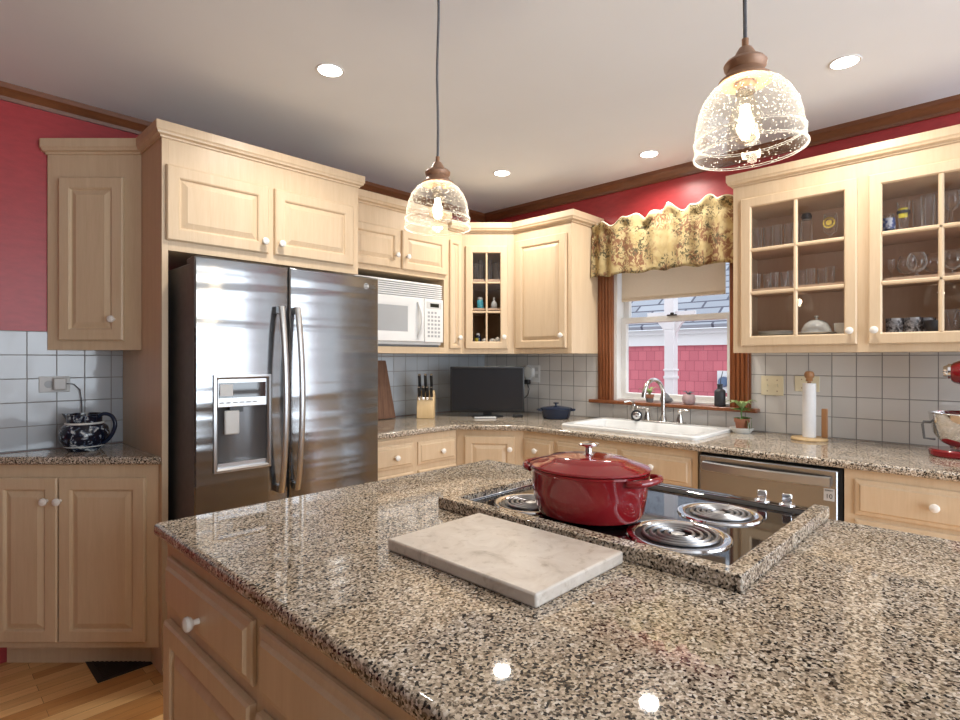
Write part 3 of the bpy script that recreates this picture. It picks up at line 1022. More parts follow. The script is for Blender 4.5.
glass_door(t_, 0.043, 0.545, 1.39, 2.145, 2, 3, 0.520, 1.452)
glass_door(t_, 0.588, 1.090, 1.39, 2.145, 2, 3, 0.612, 1.452)
crown(t_, [(0, RDp), (0, 0), (RW, 0)], 2.217, 0.7)

# ------------------------------------------------------------------ base cabinets
YA, XB = 2.53, 2.655
KZ = 0.105


def base_unit(name, label, loc, rotz, w, depth):
    t = thing(name, label, 'cabinet', loc, rotz)
    G().box(0, w, 0, depth, KZ, 0.879).build('body', 'maple', t)
    G().box(0, w, 0.075, depth, 0, KZ - 0.0005).build('toe_kick', 'maple', t)
    return t


DA, DBs = WA - YA - 0.009, WB - XB - 0.009
t_ = base_unit('drawer_cabinet', 'maple drawer base next to the refrigerator, below the walnut board', (1.72, YA, 0), 0, 0.352, DA)
G().box(0.01, 0.325, -0.012, -0.0005, 0.853, 0.868).build('pullout_board', 'maple', t_)
drawer_front(t_, 0.01, 0.330, 0.70, 0.835, 0.195, 0.765)
panel_door(t_, 0.01, 0.330, 0.15, 0.668)
t_ = base_unit('drawer_cabinet', 'maple drawer base below the knife block', (2.0725, YA, 0), 0, 0.330, DA)
drawer_front(t_, 0.015, 0.330 - 0.012, 0.70, 0.835, 0.190, 0.765)
panel_door(t_, 0.015, 0.330 - 0.012, 0.15, 0.668)
b0, b1 = Vector((2.405, YA)), Vector((XB, 2.19))
ba = math.atan2(b1.y - b0.y, b1.x - b0.x); bl_ = (b1 - b0).length
t_ = thing('corner_base_cabinet', 'diagonal maple corner base cabinet below the black television', 'cabinet', (b0.x, b0.y, 0), ba)
iv = Matrix.Rotation(-ba, 2)
def lb(x, y):
    q = iv @ (Vector((x, y)) - b0)
    return (q.x, q.y)
cpoly = [(0, 0), (bl_, 0), lb(WB - 0.009, 2.19), lb(WB - 0.009, WA - 0.009), lb(2.405, WA - 0.009)]
G().prism(cpoly, KZ, 0.879).build('body', 'maple', t_)
G().prism([(0.02, 0.075), (bl_ - 0.02, 0.075), cpoly[2], cpoly[3], cpoly[4]], 0, KZ - 0.0005).build('toe_kick', 'maple', t_)
panel_door(t_, 0.055, bl_ - 0.055, 0.15, 0.84, bl_ - 0.082, 0.765, st=0.05)
t_ = base_unit('drawer_cabinet', 'narrow maple drawer base below the navy casserole', (XB, 2.1895, 0), RB, 0.244, DBs)
drawer_front(t_, 0.012, 0.232, 0.70, 0.835, 0.115, 0.770)
panel_door(t_, 0.012, 0.232, 0.15, 0.668)
t_ = thing('sink_cabinet', 'maple sink base below the window with two false drawer fronts', 'cabinet', (XB, 1.945, 0), RB)
g = G().box(0, 0.02, 0, DBs, KZ, 0.879).box(0.823, 0.843, 0, DBs, KZ, 0.879).box(0.02, 0.823, 0, 0.02, KZ, 0.879).box(0.02, 0.823, 0.02, DBs, KZ, KZ + 0.02)
g.build('body', 'maple', t_)
G().box(0, 0.843, 0.075, DBs, 0, KZ - 0.0005).build('toe_kick', 'maple', t_)
drawer_front(t_, 0.012, 0.408, 0.70, 0.838, 0.206, 0.775)
drawer_front(t_, 0.435, 0.815, 0.70, 0.838, 0.618, 0.775)
panel_door(t_, 0.012, 0.408, 0.15, 0.668); panel_door(t_, 0.435, 0.815, 0.15, 0.668)
t_ = base_unit('drawer_cabinet', 'wide maple drawer base below the stand mixer, beside the dishwasher', (XB, 0.500, 0), RB, 1.05, DBs)
drawer_front(t_, 0.036, 0.540, 0.70, 0.842, 0.288, 0.776)
drawer_front(t_, 0.036, 0.540, 0.42, 0.682, 0.288, 0.55)
drawer_front(t_, 0.036, 0.540, 0.14, 0.40, 0.288, 0.27)
drawer_front(t_, 0.565, 1.03, 0.70, 0.842, 0.80, 0.776)
panel_door(t_, 0.565, 1.03, 0.14, 0.682)

# ---- dishwasher
t_ = thing('dishwasher', 'stainless steel dishwasher with bowed bar handle beside the sink', 'dishwasher', (XB, 1.092, 0), RB)
G().box(0.004, 0.586, 0.006, 0.55, 0.10, 0.872).build('tub', 'dark_gap', t_)
G().box(0.008, 0.574, -0.028, 0.005, 0.12, 0.868).build('door', 'steel_front', t_, bevel=0.006)
pth = [(0.03 + 0.522 * k / 20, -0.05 - 0.026 * math.sin(PI * k / 20), 0.785) for k in range(21)]
g = G()
vs, fs = [], []
for p in pth: vs += [(p[0], p[1] + 0.008, 0.800), (p[0], p[1] - 0.006, 0.806), (p[0], p[1] - 0.004, 0.838), (p[0], p[1] + 0.008, 0.842)]
for i in range(20):
    for j in range(4): fs.append((i * 4 + j, i * 4 + (j + 1) % 4, i * 4 + 4 + (j + 1) % 4, i * 4 + 4 + j))
fs += [(0, 1, 2, 3), (83, 82, 81, 80)]
g.add(vs, fs).box(0.03, 0.06, -0.05, -0.027, 0.803, 0.838).box(0.522, 0.552, -0.05, -0.027, 0.803, 0.838)
g.build('handle', 'steel_smooth', t_)
G().box(0.525, 0.563, -0.0295, -0.0282, 0.742, 0.792).build('sticker', 'label_grey', t_)
text('sticker_number', '10', 0.026, 'black_plastic', t_, (0.544, -0.0298, 0.760), (PI / 2, 0, 0))
text('sticker_line', 'DIRECT', 0.008, 'black_plastic', t_, (0.544, -0.0298, 0.784), (PI / 2, 0, 0))
text('logo', 'LG', 0.016, 'chrome', t_, (0.05, -0.0285, 0.853), (PI / 2, 0, 0))
G().box(0.005, 0.585, 0.04, 0.1, 0, 0.099).build('toe_plate', 'black_plastic', t_)

# ---- the continuous L-shaped worktop with the sink cut out
SX0, SX1, SY0, SY1 = 2.75, 3.255, 1.145, 1.985
outer = [(1.715, 2.500), (2.385, 2.500), (2.622, 2.178), (2.627, 2.172), (2.627, -0.55), (WB - 0.008, -0.55), (WB - 0.008, WA - 0.008), (1.715, WA - 0.008)]
hole = [(SX0 + 0.03, SY0 + 0.03), (SX1 - 0.06, SY0 + 0.03), (SX1 - 0.06, SY1 - 0.03), (SX0 + 0.03, SY1 - 0.03)]
t_ = G().plate(outer, [hole], 0.88, 0.914).build('countertop', 'granite', bevel=0.011, seg=3)
tag(t_, 'long L-shaped granite countertop running under the window and wall cabinets', 'countertop')

# ---- sink, faucet
t_ = thing('sink', 'white enamel drop-in sink below the window', 'sink', (0, 0, 0.9143))
g = G()


def rr(x0, x1, y0, y1, r, z, n=5):
    out = []
    for cx, cy, a0 in ((x1 - r, y1 - r, 0), (x0 + r, y1 - r, PI / 2), (x0 + r, y0 + r, PI), (x1 - r, y0 + r, 1.5 * PI)):
        for k in range(n + 1):
            a = a0 + PI / 2 * k / n
            out.append((cx + r * math.cos(a), cy + r * math.sin(a), z))
    return out


loops = [rr(SX0, SX1, SY0, SY1, 0.03, 0), rr(SX0, SX1, SY0, SY1, 0.03, 0.012), rr(SX0 + 0.006, SX1 - 0.006, SY0 + 0.006, SY1 - 0.006, 0.03, 0.019),
         rr(SX0 + 0.05, SX1 - 0.085, SY0 + 0.05, SY1 - 0.05, 0.03, 0.019), rr(SX0 + 0.056, SX1 - 0.091, SY0 + 0.056, SY1 - 0.056, 0.03, 0.010),
         rr(SX0 + 0.062, SX1 - 0.097, SY0 + 0.062, SY1 - 0.062, 0.03, -0.15), rr(SX0 + 0.09, SX1 - 0.125, SY0 + 0.09, SY1 - 0.09, 0.03, -0.17)]
n = len(loops[0])
vs = [p for l in loops for p in l]
fs = [(i * n + k, i * n + (k + 1) % n, (i + 1) * n + (k + 1) % n, (i + 1) * n + k) for i in range(len(loops) - 1) for k in range(n)]
fs.append(tuple((len(loops) - 1) * n + k for k in range(n)))
g.add(vs, fs)
g.build('basin', 'white_enamel', t_)
G().lathe([(0, 0), (0.04, 0), (0.042, 0.004), (0.03, 0.005), (0, 0.002)], 20, (2.98, 1.57, -0.169)).build('drain', 'chrome', t_)

FZ = 0.9343
t_ = thing('faucet', 'brushed nickel gooseneck faucet with two lever handles behind the sink', 'faucet', (3.212, 1.546, FZ))
g = G().box(-0.028, 0.028, -0.135, 0.125, 0, 0.010)
g.build('base_plate', 'nickel', t_, bevel=0.004)
path = [(0, 0, 0.01), (0, 0, 0.17)] + [(-0.085 * (1 - math.cos(a)) * 1.0, 0.012 * a, 0.185 + 0.078 * math.sin(a)) for a in [PI * k / 14 for k in range(0, 15)]] + [(-0.172, 0.04, 0.16)]
g = G().tube(path, 0.0125, 12).lathe([(0.0, 0.008), (0.024, 0.008), (0.022, 0.022), (0.015, 0.04), (0.0125, 0.06)], 18)
g.build('spout', 'nickel', t_)
for sg in (-1, 1):
    y = 0.105 * sg
    h = G().lathe([(0, 0.008), (0.021, 0.008), (0.020, 0.02), (0.013, 0.05), (0.012, 0.066), (0.016, 0.074), (0.010, 0.084), (0, 0.086)], 16, (0, y, 0)).build('valve', 'nickel', t_)
    G().tube([(0, y, 0.077), (-0.006, y + 0.03 * sg, 0.083), (-0.008, y + 0.06 * sg, 0.081)], [0.008, 0.006, 0.007], 10, flat=1.0).build('lever', 'nickel', h)
t_ = thing('soap_dispenser', 'slim nickel soap pump at the far end of the faucet', 'soap dispenser', (3.212, 1.742, FZ))
G().lathe([(0, 0), (0.018, 0), (0.017, 0.01), (0.010, 0.02), (0.010, 0.08), (0.014, 0.088), (0.012, 0.10), (0, 0.102)], 16).build('pump', 'nickel', t_)
G().tube([(0, 0, 0.098), (0.0, 0.0, 0.112), (-0.012, 0.02, 0.122), (-0.04, 0.045, 0.115)], 0.006, 8).build('nozzle', 'nickel', t_)
t_ = thing('sink_strainer', 'round metal sink strainer standing on edge between pump and faucet', 'strainer', (3.168, 1.700, FZ + 0.0355), 0)
t_.rotation_euler = (0, 0, 0.5)
G().lathe([(0.035, 0), (0.035, 0.008), (0.026, 0.010), (0.024, 0.003)], 22, axis='-x').build('rim', 'black_iron', t_)
G().lathe([(0, 0.006), (0.012, 0.009), (0.0255, 0.004), (0.024, -0.002), (0, -0.002)], 20, axis='-x').build('mesh', 'chrome', t_)

# ------------------------------------------------------------------ refrigerator
YF = 2.33
fr = thing('refrigerator', 'side-by-side stainless steel refrigerator with water dispenser', 'refrigerator', (0.793, YF, 0.0386))
fr.scale = (0.988, 1, 0.971)
FW, FT = 0.898, 1.746
G().box(0.006, FW - 0.006, 0.072, 0.80, 0.02, 1.725).build('body', 'body_grey', fr, bevel=0.008)
G().box(0.03, FW - 0.03, 0.08, 0.70, -0.0397, 0.0195).build('base_grille', 'black_plastic', fr)
SPL = 0.404
HX0, HX1, HZ0, HZ1 = 0.076, 0.306, 0.850, 1.250


def fdoor(x0, x1, z0, z1, hole=None):
    """door skin slightly crowned from side to side; the hole takes the dispenser"""
    g = G()
    xs = [x0, x0 + 0.006] + ([hole[0], (hole[0] + hole[1]) / 2, hole[1]] if hole else []) + [x0 + (x1 - x0) * k / 8 for k in range(1, 8)] + [x1 - 0.006, x1]
    xs = sorted(set(round(x, 4) for x in xs))
    zs = sorted(set([z0, z0 + 0.006, z1 - 0.006, z1] + (list(hole[2:]) if hole else [z0 + (z1 - z0) / 2])))
    def yy(x, z):
        u = (x - x0) / (x1 - x0)
        y = 0.012 * (2 * u - 1) ** 2
        if x in (xs[0], xs[-1]) or z in (zs[0], zs[-1]): y += 0.006
        return y
    nx, nz = len(xs), len(zs)
    vs = [(x, yy(x, z), z) for z in zs for x in xs]
    fs = []
    for j in range(nz - 1):
        for i in range(nx - 1):
            if hole and xs[i] >= hole[0] - 1e-4 and xs[i + 1] <= hole[1] + 1e-4 and zs[j] >= hole[2] - 1e-4 and zs[j + 1] <= hole[3] + 1e-4: continue
            fs.append((j * nx + i, j * nx + i + 1, (j + 1) * nx + i + 1, (j + 1) * nx + i))
    g.add(vs, fs)
    ed = [(i, 0) for i in range(nx)] + [(nx - 1, j) for j in range(1, nz)] + [(i, nz - 1) for i in range(nx - 2, -1, -1)] + [(0, j) for j in range(nz - 2, 0, -1)]
    v2 = []
    for i, j in ed: v2 += [(xs[i], yy(xs[i], zs[j]), zs[j]), (xs[i], 0.068, zs[j])]
    n = len(ed)
    g.add(v2, [(2 * k, 2 * ((k + 1) % n), 2 * ((k + 1) % n) + 1, 2 * k + 1) for k in range(n)] + [tuple(2 * k + 1 for k in range(n))], 1)
    bm_o = g
    return bm_o


g = fdoor(0.002, SPL - 0.003, 0.06, FT, (HX0, HX1, HZ0, HZ1))
dl = g.build('door', ['stainless', 'body_grey'], fr)
g = fdoor(SPL + 0.003, FW - 0.002, 0.06, FT)
dr = g.build('door', ['stainless', 'body_grey'], fr)
# dispenser: bezel, display head, recess
ds = G()
ds.rings([(HX0 - 0.006, HX1 + 0.006, HZ0 - 0.006, HZ1 + 0.006, 0.006), (HX0 - 0.006, HX1 + 0.006, HZ0 - 0.006, HZ1 + 0.006, -0.006), (HX0 + 0.004, HX1 - 0.004, HZ0 + 0.004, HZ1 - 0.004, -0.008),
          (HX0 + 0.010, HX1 - 0.010, HZ0 + 0.012, HZ1 - 0.010, -0.002), (HX0 + 0.010, HX1 - 0.010, HZ0 + 0.012, HZ1 - 0.010, 0.012)], cap0=False, cap1=False)
dsp = ds.build('dispenser', 'steel_smooth', fr)
g = G().box(HX0 + 0.010, HX1 - 0.010, 0.002, 0.06, 1.118, HZ1 - 0.010)
g.build('control_head', 'steel_smooth', dsp, bevel=0.003)
G().box(HX0 + 0.016, HX1 - 0.016, -0.0005, 0.0018, 1.158, 1.222).build('display', 'black_glass', dsp)
G().box(HX0 + 0.02, HX0 + 0.072, -0.002, -0.0006, 1.166, 1.216).build('status_badge', 'label_grey', dsp)
g = G()
for k in range(6): g.box(HX0 + 0.018 + k * 0.028, HX0 + 0.036 + k * 0.028, 0.0008, 0.0019, 1.134, 1.140)
g.build('button_row', 'grey_plastic', dsp)
# curved recess liner
vs, fs = [], []
NR = 14
for k in range(NR + 1):
    u = k / NR
    x = HX0 + 0.010 + (HX1 - HX0 - 0.020) * u
    y = 0.012 + 0.048 * math.sin(PI * u) ** 0.6
    vs += [(x, y, HZ0 + 0.012), (x, y, 1.118)]
for k in range(NR): fs.append((2 * k, 2 * k + 1, 2 * k + 3, 2 * k + 2))
G().add(vs, fs).build('recess', 'recess_grey', dsp)
n = NR + 1
vs = [(HX0 + 0.010 + (HX1 - HX0 - 0.020) * k / NR, 0.011 + 0.048 * math.sin(PI * k / NR) ** 0.6, HZ0 + 0.030) for k in range(n)]
vs += [(p[0], p[1], HZ0 + 0.012) for p in vs]
G().add(vs, [tuple(range(n)), tuple(range(n, 2 * n))[::-1], (0, n - 1, 2 * n - 1, n)] + [(k, k + 1, n + k + 1, n + k) for k in range(n - 1)]).build('drip_tray', 'steel_smooth', dsp)
g = G().box(0.118, 0.180, 0.006, 0.018, 1.000, 1.104)
g.build('paddle', 'label_grey', dsp, bevel=0.006)
G().box(0.140, 0.196, 0.010, 0.03, 1.095, 1.117).build('chute', 'black_plastic', dsp)
# bowed handles
for x, s in ((0.352, -1), (0.428, 1)):
    pts, rs_ = [], []
    for k in range(25):
        u = k / 24
        z = 0.722 + 0.838 * u
        bow = math.sin(PI * u)
        pts.append((x, -0.020 - 0.046 * bow ** 0.8, z))
        rs_.append(0.0145)
    g = G().tube(pts, rs_, 14, flat=0.62)
    g.box(x - 0.012, x + 0.012, -0.022, 0.006, 0.722, 0.752).box(x - 0.012, x + 0.012, -0.022, 0.006, 1.53, 1.56)
    g.build('handle', 'steel_smooth', fr)
# badge: disc and letters
g = G().lathe([(0, 0), (0.015, 0), (0.015, 0.0015), (0, 0.002)], 24, (0.816, 0.0055, 1.698), axis='-y').build('logo_disc', 'label_grey', fr)
g2 = G()
for k in range(18):
    a = PI * 0.25 + 1.6 * PI * k / 18
    a2 = PI * 0.25 + 1.6 * PI * (k + 1) / 18
    g2.add([(0.816 + r * math.cos(q), 0.0030, 1.698 + r * math.sin(q)) for q in (a, a2) for r in (0.0085, 0.0125)], [(0, 1, 3, 2)])
g2.box(0.8145, 0.8165, 0.0028, 0.0034, 1.692, 1.704).box(0.8165, 0.822, 0.0028, 0.0034, 1.692, 1.694)
g2.build('logo_mark', 'black_plastic', fr)
text('logo_letters', 'LG', 0.026, 'body_grey', fr, (0.856, 0.0045, 1.698), (PI / 2, 0, 0))
for x in (0.02, FW - 0.10):
    G().box(x, x + 0.08, 0.045, 0.16, FT - 0.018, FT + 0.008).build('hinge_cover', 'body_grey', fr, bevel=0.005)

# ------------------------------------------------------------------ microwave
mw = thing('microwave', 'white microwave in the maple bay beside the refrigerator', 'microwave', (1.76, 2.80, 1.403))
MW_, MH = 0.785, 0.425
G().box(0, MW_, 0.03, 0.33, 0.012, MH).build('case', 'white_plastic', mw, bevel=0.006)
g = G()
for k in range(7): g.box(0.012, MW_ - 0.012, 0.004, 0.03, MH - 0.018 - k * 0.0135, MH - 0.011 - k * 0.0135)
g.build('vent_grille', 'white_plastic', mw)
x1 = MW_ - 0.172
g = G().rings([(0.004, x1, 0.03, MH - 0.105, 0.0295), (0.004, x1, 0.03, MH - 0.105, 0.006), (0.010, x1 - 0.006, 0.036, MH - 0.111, 0), (0.075, x1 - 0.125, 0.085, MH - 0.155, 0), (0.085, x1 - 0.135, 0.095, MH - 0.165, 0.006)])
dm = g.build('door', 'white_plastic', mw)
G().box(0.086, x1 - 0.136, 0.0048, 0.0058, 0.096, MH - 0.166).build('door_window', 'grey_plastic', dm)
pts = [(x1 - 0.055 + 0.012 * math.sin(PI * k / 12), -0.004 - 0.026 * math.sin(PI * k / 12), 0.055 + 0.235 * k / 12) for k in range(13)]
G().tube(pts, 0.011, 10, flat=0.8).build('handle', 'white_plastic', dm)
G().box(x1 + 0.003, MW_ - 0.004, 0.002, 0.0295, 0.03, MH - 0.105).build('control_panel', 'white_plastic', mw, bevel=0.004)
G().box(x1 + 0.02, MW_ - 0.022, 0.0005, 0.0018, 0.255, 0.300).build('display_bezel', 'label_grey', mw)
G().box(x1 + 0.05, MW_ - 0.045, -0.0006, 0.0004, 0.265, 0.290).build('display', 'screen_lcd', mw)
for r in range(7):
    for c in range(4):
        if r == 0 and c > 2: continue
        x = x1 + 0.030 + c * 0.030
        z = 0.228 - r * 0.026
        b_ = G().box(x, x + 0.017, 0.0004, 0.0018, z - 0.007, z + 0.007).build('button', 'grey_plastic', mw)
G().box(0.02, MW_ - 0.02, 0.03, 0.30, 0.0, 0.0115).build('underside_vent', 'body_grey', mw)

# ------------------------------------------------------------------ island
IX0, IX1, IY0, IY1 = 0.428, 1.655, -0.55, 1.553
t_ = thing('kitchen_island', 'maple island cabinet with drawers under the speckled granite top', 'island', (0.455, 1.53, 0), RB)
iw = 1.53 - (IY0 + 0.03)
G().box(0, iw, 0, IX1 - 0.03 - 0.455, 0.105, 0.881).build('body', 'maple', t_)
G().box(0.02, iw - 0.02, 0.075, IX1 - 0.10 - 0.455, 0, 0.1045).build('toe_kick', 'maple', t_)
for y0, y1 in ((1.502, 1.018), (0.988, 0.503), (0.473, -0.01), (-0.04, -0.50)):
    a, b_ = 1.53 - y0, 1.53 - y1
    drawer_front(t_, a, b_, 0.715, 0.838, (a + b_) / 2, 0.762)
    panel_door(t_, a, b_, 0.135, 0.683, b_ - 0.03, 0.60)
t_ = thing('countertop', 'speckled granite top of the kitchen island, holding the cooktop and marble board', 'countertop', (0, 0, 0.882))
G().box(IX0, IX1, IY0, IY1, 0, 0.032).build('slab', 'granite', t_, bevel=0.011, seg=3)
CX0, CX1, CY0, CY1 = 1.014, 1.650, 0.343, 1.140
curb = [(CX0, CY0), (CX1, CY0), (CX1, CY0 + 0.036), (CX0 + 0.040, CY0 + 0.036), (CX0 + 0.040, CY1 - 0.036), (CX1, CY1 - 0.036), (CX1, CY1), (CX0, CY1)]
G().prism(curb, 0.0325, 0.063).build('cooktop_curb', 'granite', t_, bevel=0.003)

# ---- cooktop
ck = thing('cooktop', 'black glass electric cooktop with coil burners set in the granite curb', 'cooktop', (0, 0, 0.9145))
X0, X1, Y0, Y1 = CX0 + 0.0415, CX1 + 0.004, CY0 + 0.0375, CY1 - 0.0375
G().box(X0, X1 - 0.07, Y0, Y1, 0, 0.012).build('glass_top', 'black_glass', ck, bevel=0.002)
g = G()
g.box(X0, X0 + 0.007, Y0, Y1, 0.0122, 0.0155); g.box(X0, X1 - 0.07, Y0, Y0 + 0.007, 0.0122, 0.0155); g.box(X0, X1 - 0.07, Y1 - 0.007, Y1, 0.0122, 0.0155)
g.build('edge_strip', 'chrome', ck, bevel=0.001)
g = G().prism([(X1 - 0.0695, 0), (X1 - 0.0695, 0.013), (X1 - 0.055, 0.021), (X1 - 0.012, 0.021), (X1, 0.010), (X1, 0)], Y0, Y1, axis='y')
g.v = [(p[0], p[1], p[2]) for p in g.v]
g.build('control_strip', 'black_glass', ck)
G().box(X1 - 0.054, X1 - 0.049, Y0, Y1, 0.0212, 0.0225).build('strip_trim', 'chrome', ck)
for i, y in enumerate((0.435, 0.497)):
    k_ = G().lathe([(0, 0.0212), (0.020, 0.0212), (0.019, 0.025), (0.010, 0.030), (0, 0.030)], 20, (X1 - 0.030, y, 0)).build('control_knob', 'chrome', ck)
    G().box(X1 - 0.030 - 0.0045, X1 - 0.030 + 0.0045, y - 0.012, y + 0.012, 0.0295, 0.052).build('knob_grip', 'chrome', k_, bevel=0.003)


def burner(x, y, R):
    p = G().shell([(R + 0.022, 0.0122), (R + 0.020, 0.0165), (R + 0.008, 0.0172), (R + 0.002, 0.0135)], 40, c=(x, y, 0)).build('drip_pan', 'chrome', ck)
    G().shell([(R + 0.0015, 0.0134), (R * 0.5, 0.0126), (0.012, 0.0126)], 40, c=(x, y, 0)).build('pan_well', 'black_iron', p)
    path = []
    turns = 4.0
    N = 150
    for k in range(N + 1):
        u = k / N
        r = 0.020 + (R - 0.026) * u
        a = 2 * PI * turns * u
        path.append((x + r * math.cos(a), y + r * math.sin(a), 0.0165))
    G().tube(path, 0.0047, 8).build('coil', 'coil_metal', p)
    G().lathe([(0, 0.0127), (0.015, 0.0127), (0.015, 0.018), (0, 0.0195)], 20, (x, y, 0)).build('center_cap', 'steel_smooth', p)


burner(1.205, 0.545, 0.092)
burner(1.445, 0.545, 0.080)
burner(1.190, 0.955, 0.080)
burner(1.445, 0.930, 0.092)

# ---- oval red pot on the near burner
PX, PY, PZ = 1.197, 0.775, 0.9361
pot = thing('dutch_oven', 'large oval red enamel dutch oven with lid on the cooktop', 'pot', (PX, PY, PZ), PI / 2)
A_, B_ = 0.94, 0.83       # long axis is local x
prof = [(0, 0), (0.126, 0), (0.140, 0.004), (0.147, 0.014), (0.156, 0.060), (0.160, 0.106), (0.163, 0.109), (0.163, 0.114), (0.156, 0.115), (0.150, 0.103), (0.142, 0.02), (0, 0.012)]
G().lathe(prof, 56, sx=A_, sy=B_).build('body', 'red_enamel', pot)
lid = G().lathe([(0, 0.1165), (0.150, 0.1160), (0.164, 0.1160), (0.1655, 0.1185), (0.163, 0.122), (0.156, 0.124), (0.148, 0.127), (0.118, 0.1345), (0.110, 0.137), (0.106, 0.140), (0.06, 0.1455), (0, 0.1475)], 56, sx=A_, sy=B_).build('lid', 'red_enamel', pot)
G().lathe([(0, 0.147), (0.014, 0.147), (0.009, 0.152), (0.008, 0.164), (0.013, 0.168), (0.025, 0.171), (0.026, 0.175), (0.018, 0.178), (0, 0.179)], 24).build('lid_knob', 'chrome', lid)
for s in (-1, 1):
    pts = []
    for k in range(13):
        a = PI * k / 12
        pts.append((s * (0.141 + 0.042 * math.sin(a) ** 0.8), 0.058 * math.cos(a), 0.101 + 0.006 * math.sin(a)))
    G().tube(pts, 0.0085, 10, flat=0.8).build('handle', 'red_enamel', pot)

# ---- marble board
t_ = G().box(0.716, 0.998, 0.564, 0.967, 0.9145, 0.9395).build('marble_board', 'marble', bevel=0.004)
tag(t_, 'rectangular grey beige marble pastry board lying in front of the cooktop', 'board')

# ------------------------------------------------------------------ ceiling lights
for i, (x, y, lab) in enumerate(((1.214, 2.032, 'recessed ceiling light above the steel refrigerator'), (2.616, 0.491, 'recessed ceiling light behind the larger-looking pendant near the glass cabinet'),
                                 (2.653, 2.366, 'recessed ceiling light in front of the diagonal corner cabinet'), (3.0, 1.53, 'recessed ceiling light above the kitchen window'))):
    t_ = thing('recessed_light', lab, 'light', (x, y, CEIL), 0, 'round recessed ceiling lights')
    G().shell([(0.049, -0.0005), (0.048, -0.003), (0.055, -0.004), (0.058, -0.0005)], 28).build('trim_ring', 'white_plastic', t_)
    G().lathe([(0, -0.003), (0.0478, -0.003), (0.0478, -0.0008), (0, -0.0008)], 28).build('lens', 'lamp_disc', t_)
    l = bpy.data.lights.new('downlight', 'AREA'); l.shape = 'DISK'; l.size = 0.1; l.energy = RECESS_W; l.color = (1.0, 0.95, 0.87); l.spread = math.radians(150)
    o = bpy.data.objects.new('downlight', l); C.objects.link(o); o.parent = t_; o.location = (0, 0, -0.012)


def pendant(x, y, lab, tilt=(0, 0, 0)):
    t_ = thing('pendant_light', lab, 'pendant light', (x, y, 1.708), 0, 'seeded glass pendants over the island')
    prof = [(0.030, 0.136), (0.046, 0.131), (0.062, 0.120), (0.076, 0.102), (0.086, 0.080), (0.0915, 0.056), (0.0935, 0.034), (0.0955, 0.029), (0.0945, 0.025), (0.0965, 0.004), (0.0965, 0.0)]
    s_ = G().shell([(r, z - 0.14) for r, z in prof], 48).build('glass_shade', 'seeded_glass', t_, loc=(0, 0, 0.14))
    s_.rotation_euler = tilt
    G().lathe([(0.0950, -0.14), (0.0982, -0.14), (0.0982, -0.136), (0.0950, -0.136)], 48, close=True).lathe([(0.0935, -0.113), (0.0965, -0.113), (0.0965, -0.109), (0.0935, -0.109)], 48, close=True).build('rim_band', 'rim_glass', s_)
    G().lathe([(0, 0.131), (0.046, 0.131), (0.046, 0.136), (0.036, 0.143), (0.031, 0.153), (0.036, 0.159), (0.0375, 0.166), (0.033, 0.172), (0.021, 0.177), (0.016, 0.188), (0.011, 0.196), (0, 0.196)], 32).build('socket_cap', 'brown_socket', t_)
    G().lathe([(0, 0.1965), (0.006, 0.1965), (0.006, 0.213), (0, 0.213)], 14).build('cord_grip', 'bronze', t_)
    G().lathe([(0, 0.112), (0.017, 0.112), (0.017, 0.1305), (0, 0.1305)], 18).build('lamp_holder', 'nickel', t_)
    b_ = G().lathe([(0.013, 0.113), (0.015, 0.104), (0.024, 0.080), (0.029, 0.056), (0.026, 0.036), (0.014, 0.022), (0, 0.018)], 24).build('bulb', 'bulb_glass', t_)
    G().lathe([(0, 0.030), (0.008, 0.034), (0.011, 0.060), (0.008, 0.088), (0, 0.092)], 14).build('filament', 'filament', b_)
    n = 18
    pts = [(0.0025 * math.sin(k * 0.55), 0.002 * math.sin(k * 0.4), 0.213 + (CEIL - 1.708 - 0.237) * k / n) for k in range(n + 1)]
    G().tube(pts, 0.0036, 8).build('cord', 'cord_grey', t_)
    G().lathe([(0, CEIL - 1.708 - 0.03), (0.02, CEIL - 1.708 - 0.03), (0.055, CEIL - 1.708 - 0.012), (0.06, CEIL - 1.708 - 0.001), (0, CEIL - 1.708 - 0.001)], 28).build('ceiling_canopy', 'bronze', t_)
    l = bpy.data.lights.new('bulb_light', 'POINT'); l.energy = PENDANT_W; l.color = (1.0, 0.84, 0.62); l.shadow_soft_size = 0.018
    o = bpy.data.objects.new('bulb_light', l); C.objects.link(o); o.parent = t_; o.location = (0, 0, 0.065)


pendant(1.0905, 1.227, 'seeded glass pendant lamp hanging nearer the refrigerator')
pendant(1.087, 0.362, 'seeded glass pendant lamp hanging above the cooktop, in front of the glass cabinet', (math.radians(-2.2), math.radians(-2.2), 0))

# ------------------------------------------------------------------ things on the back worktop
CT = 0.9145
# walnut board leaning on the tile
t_ = thing('cutting_board', 'dark walnut board leaning on the tile right of the refrigerator', 'board', (2.10, 3.055, CT + 0.003))
t_.rotation_euler = (-0.155, 0, 0)
G().prism([(-0.18, 0), (0.235, 0), (0.195, 0.40), (-0.14, 0.40)], 0, 0.02, axis='y').build('slab', 'walnut', t_, bevel=0.004)
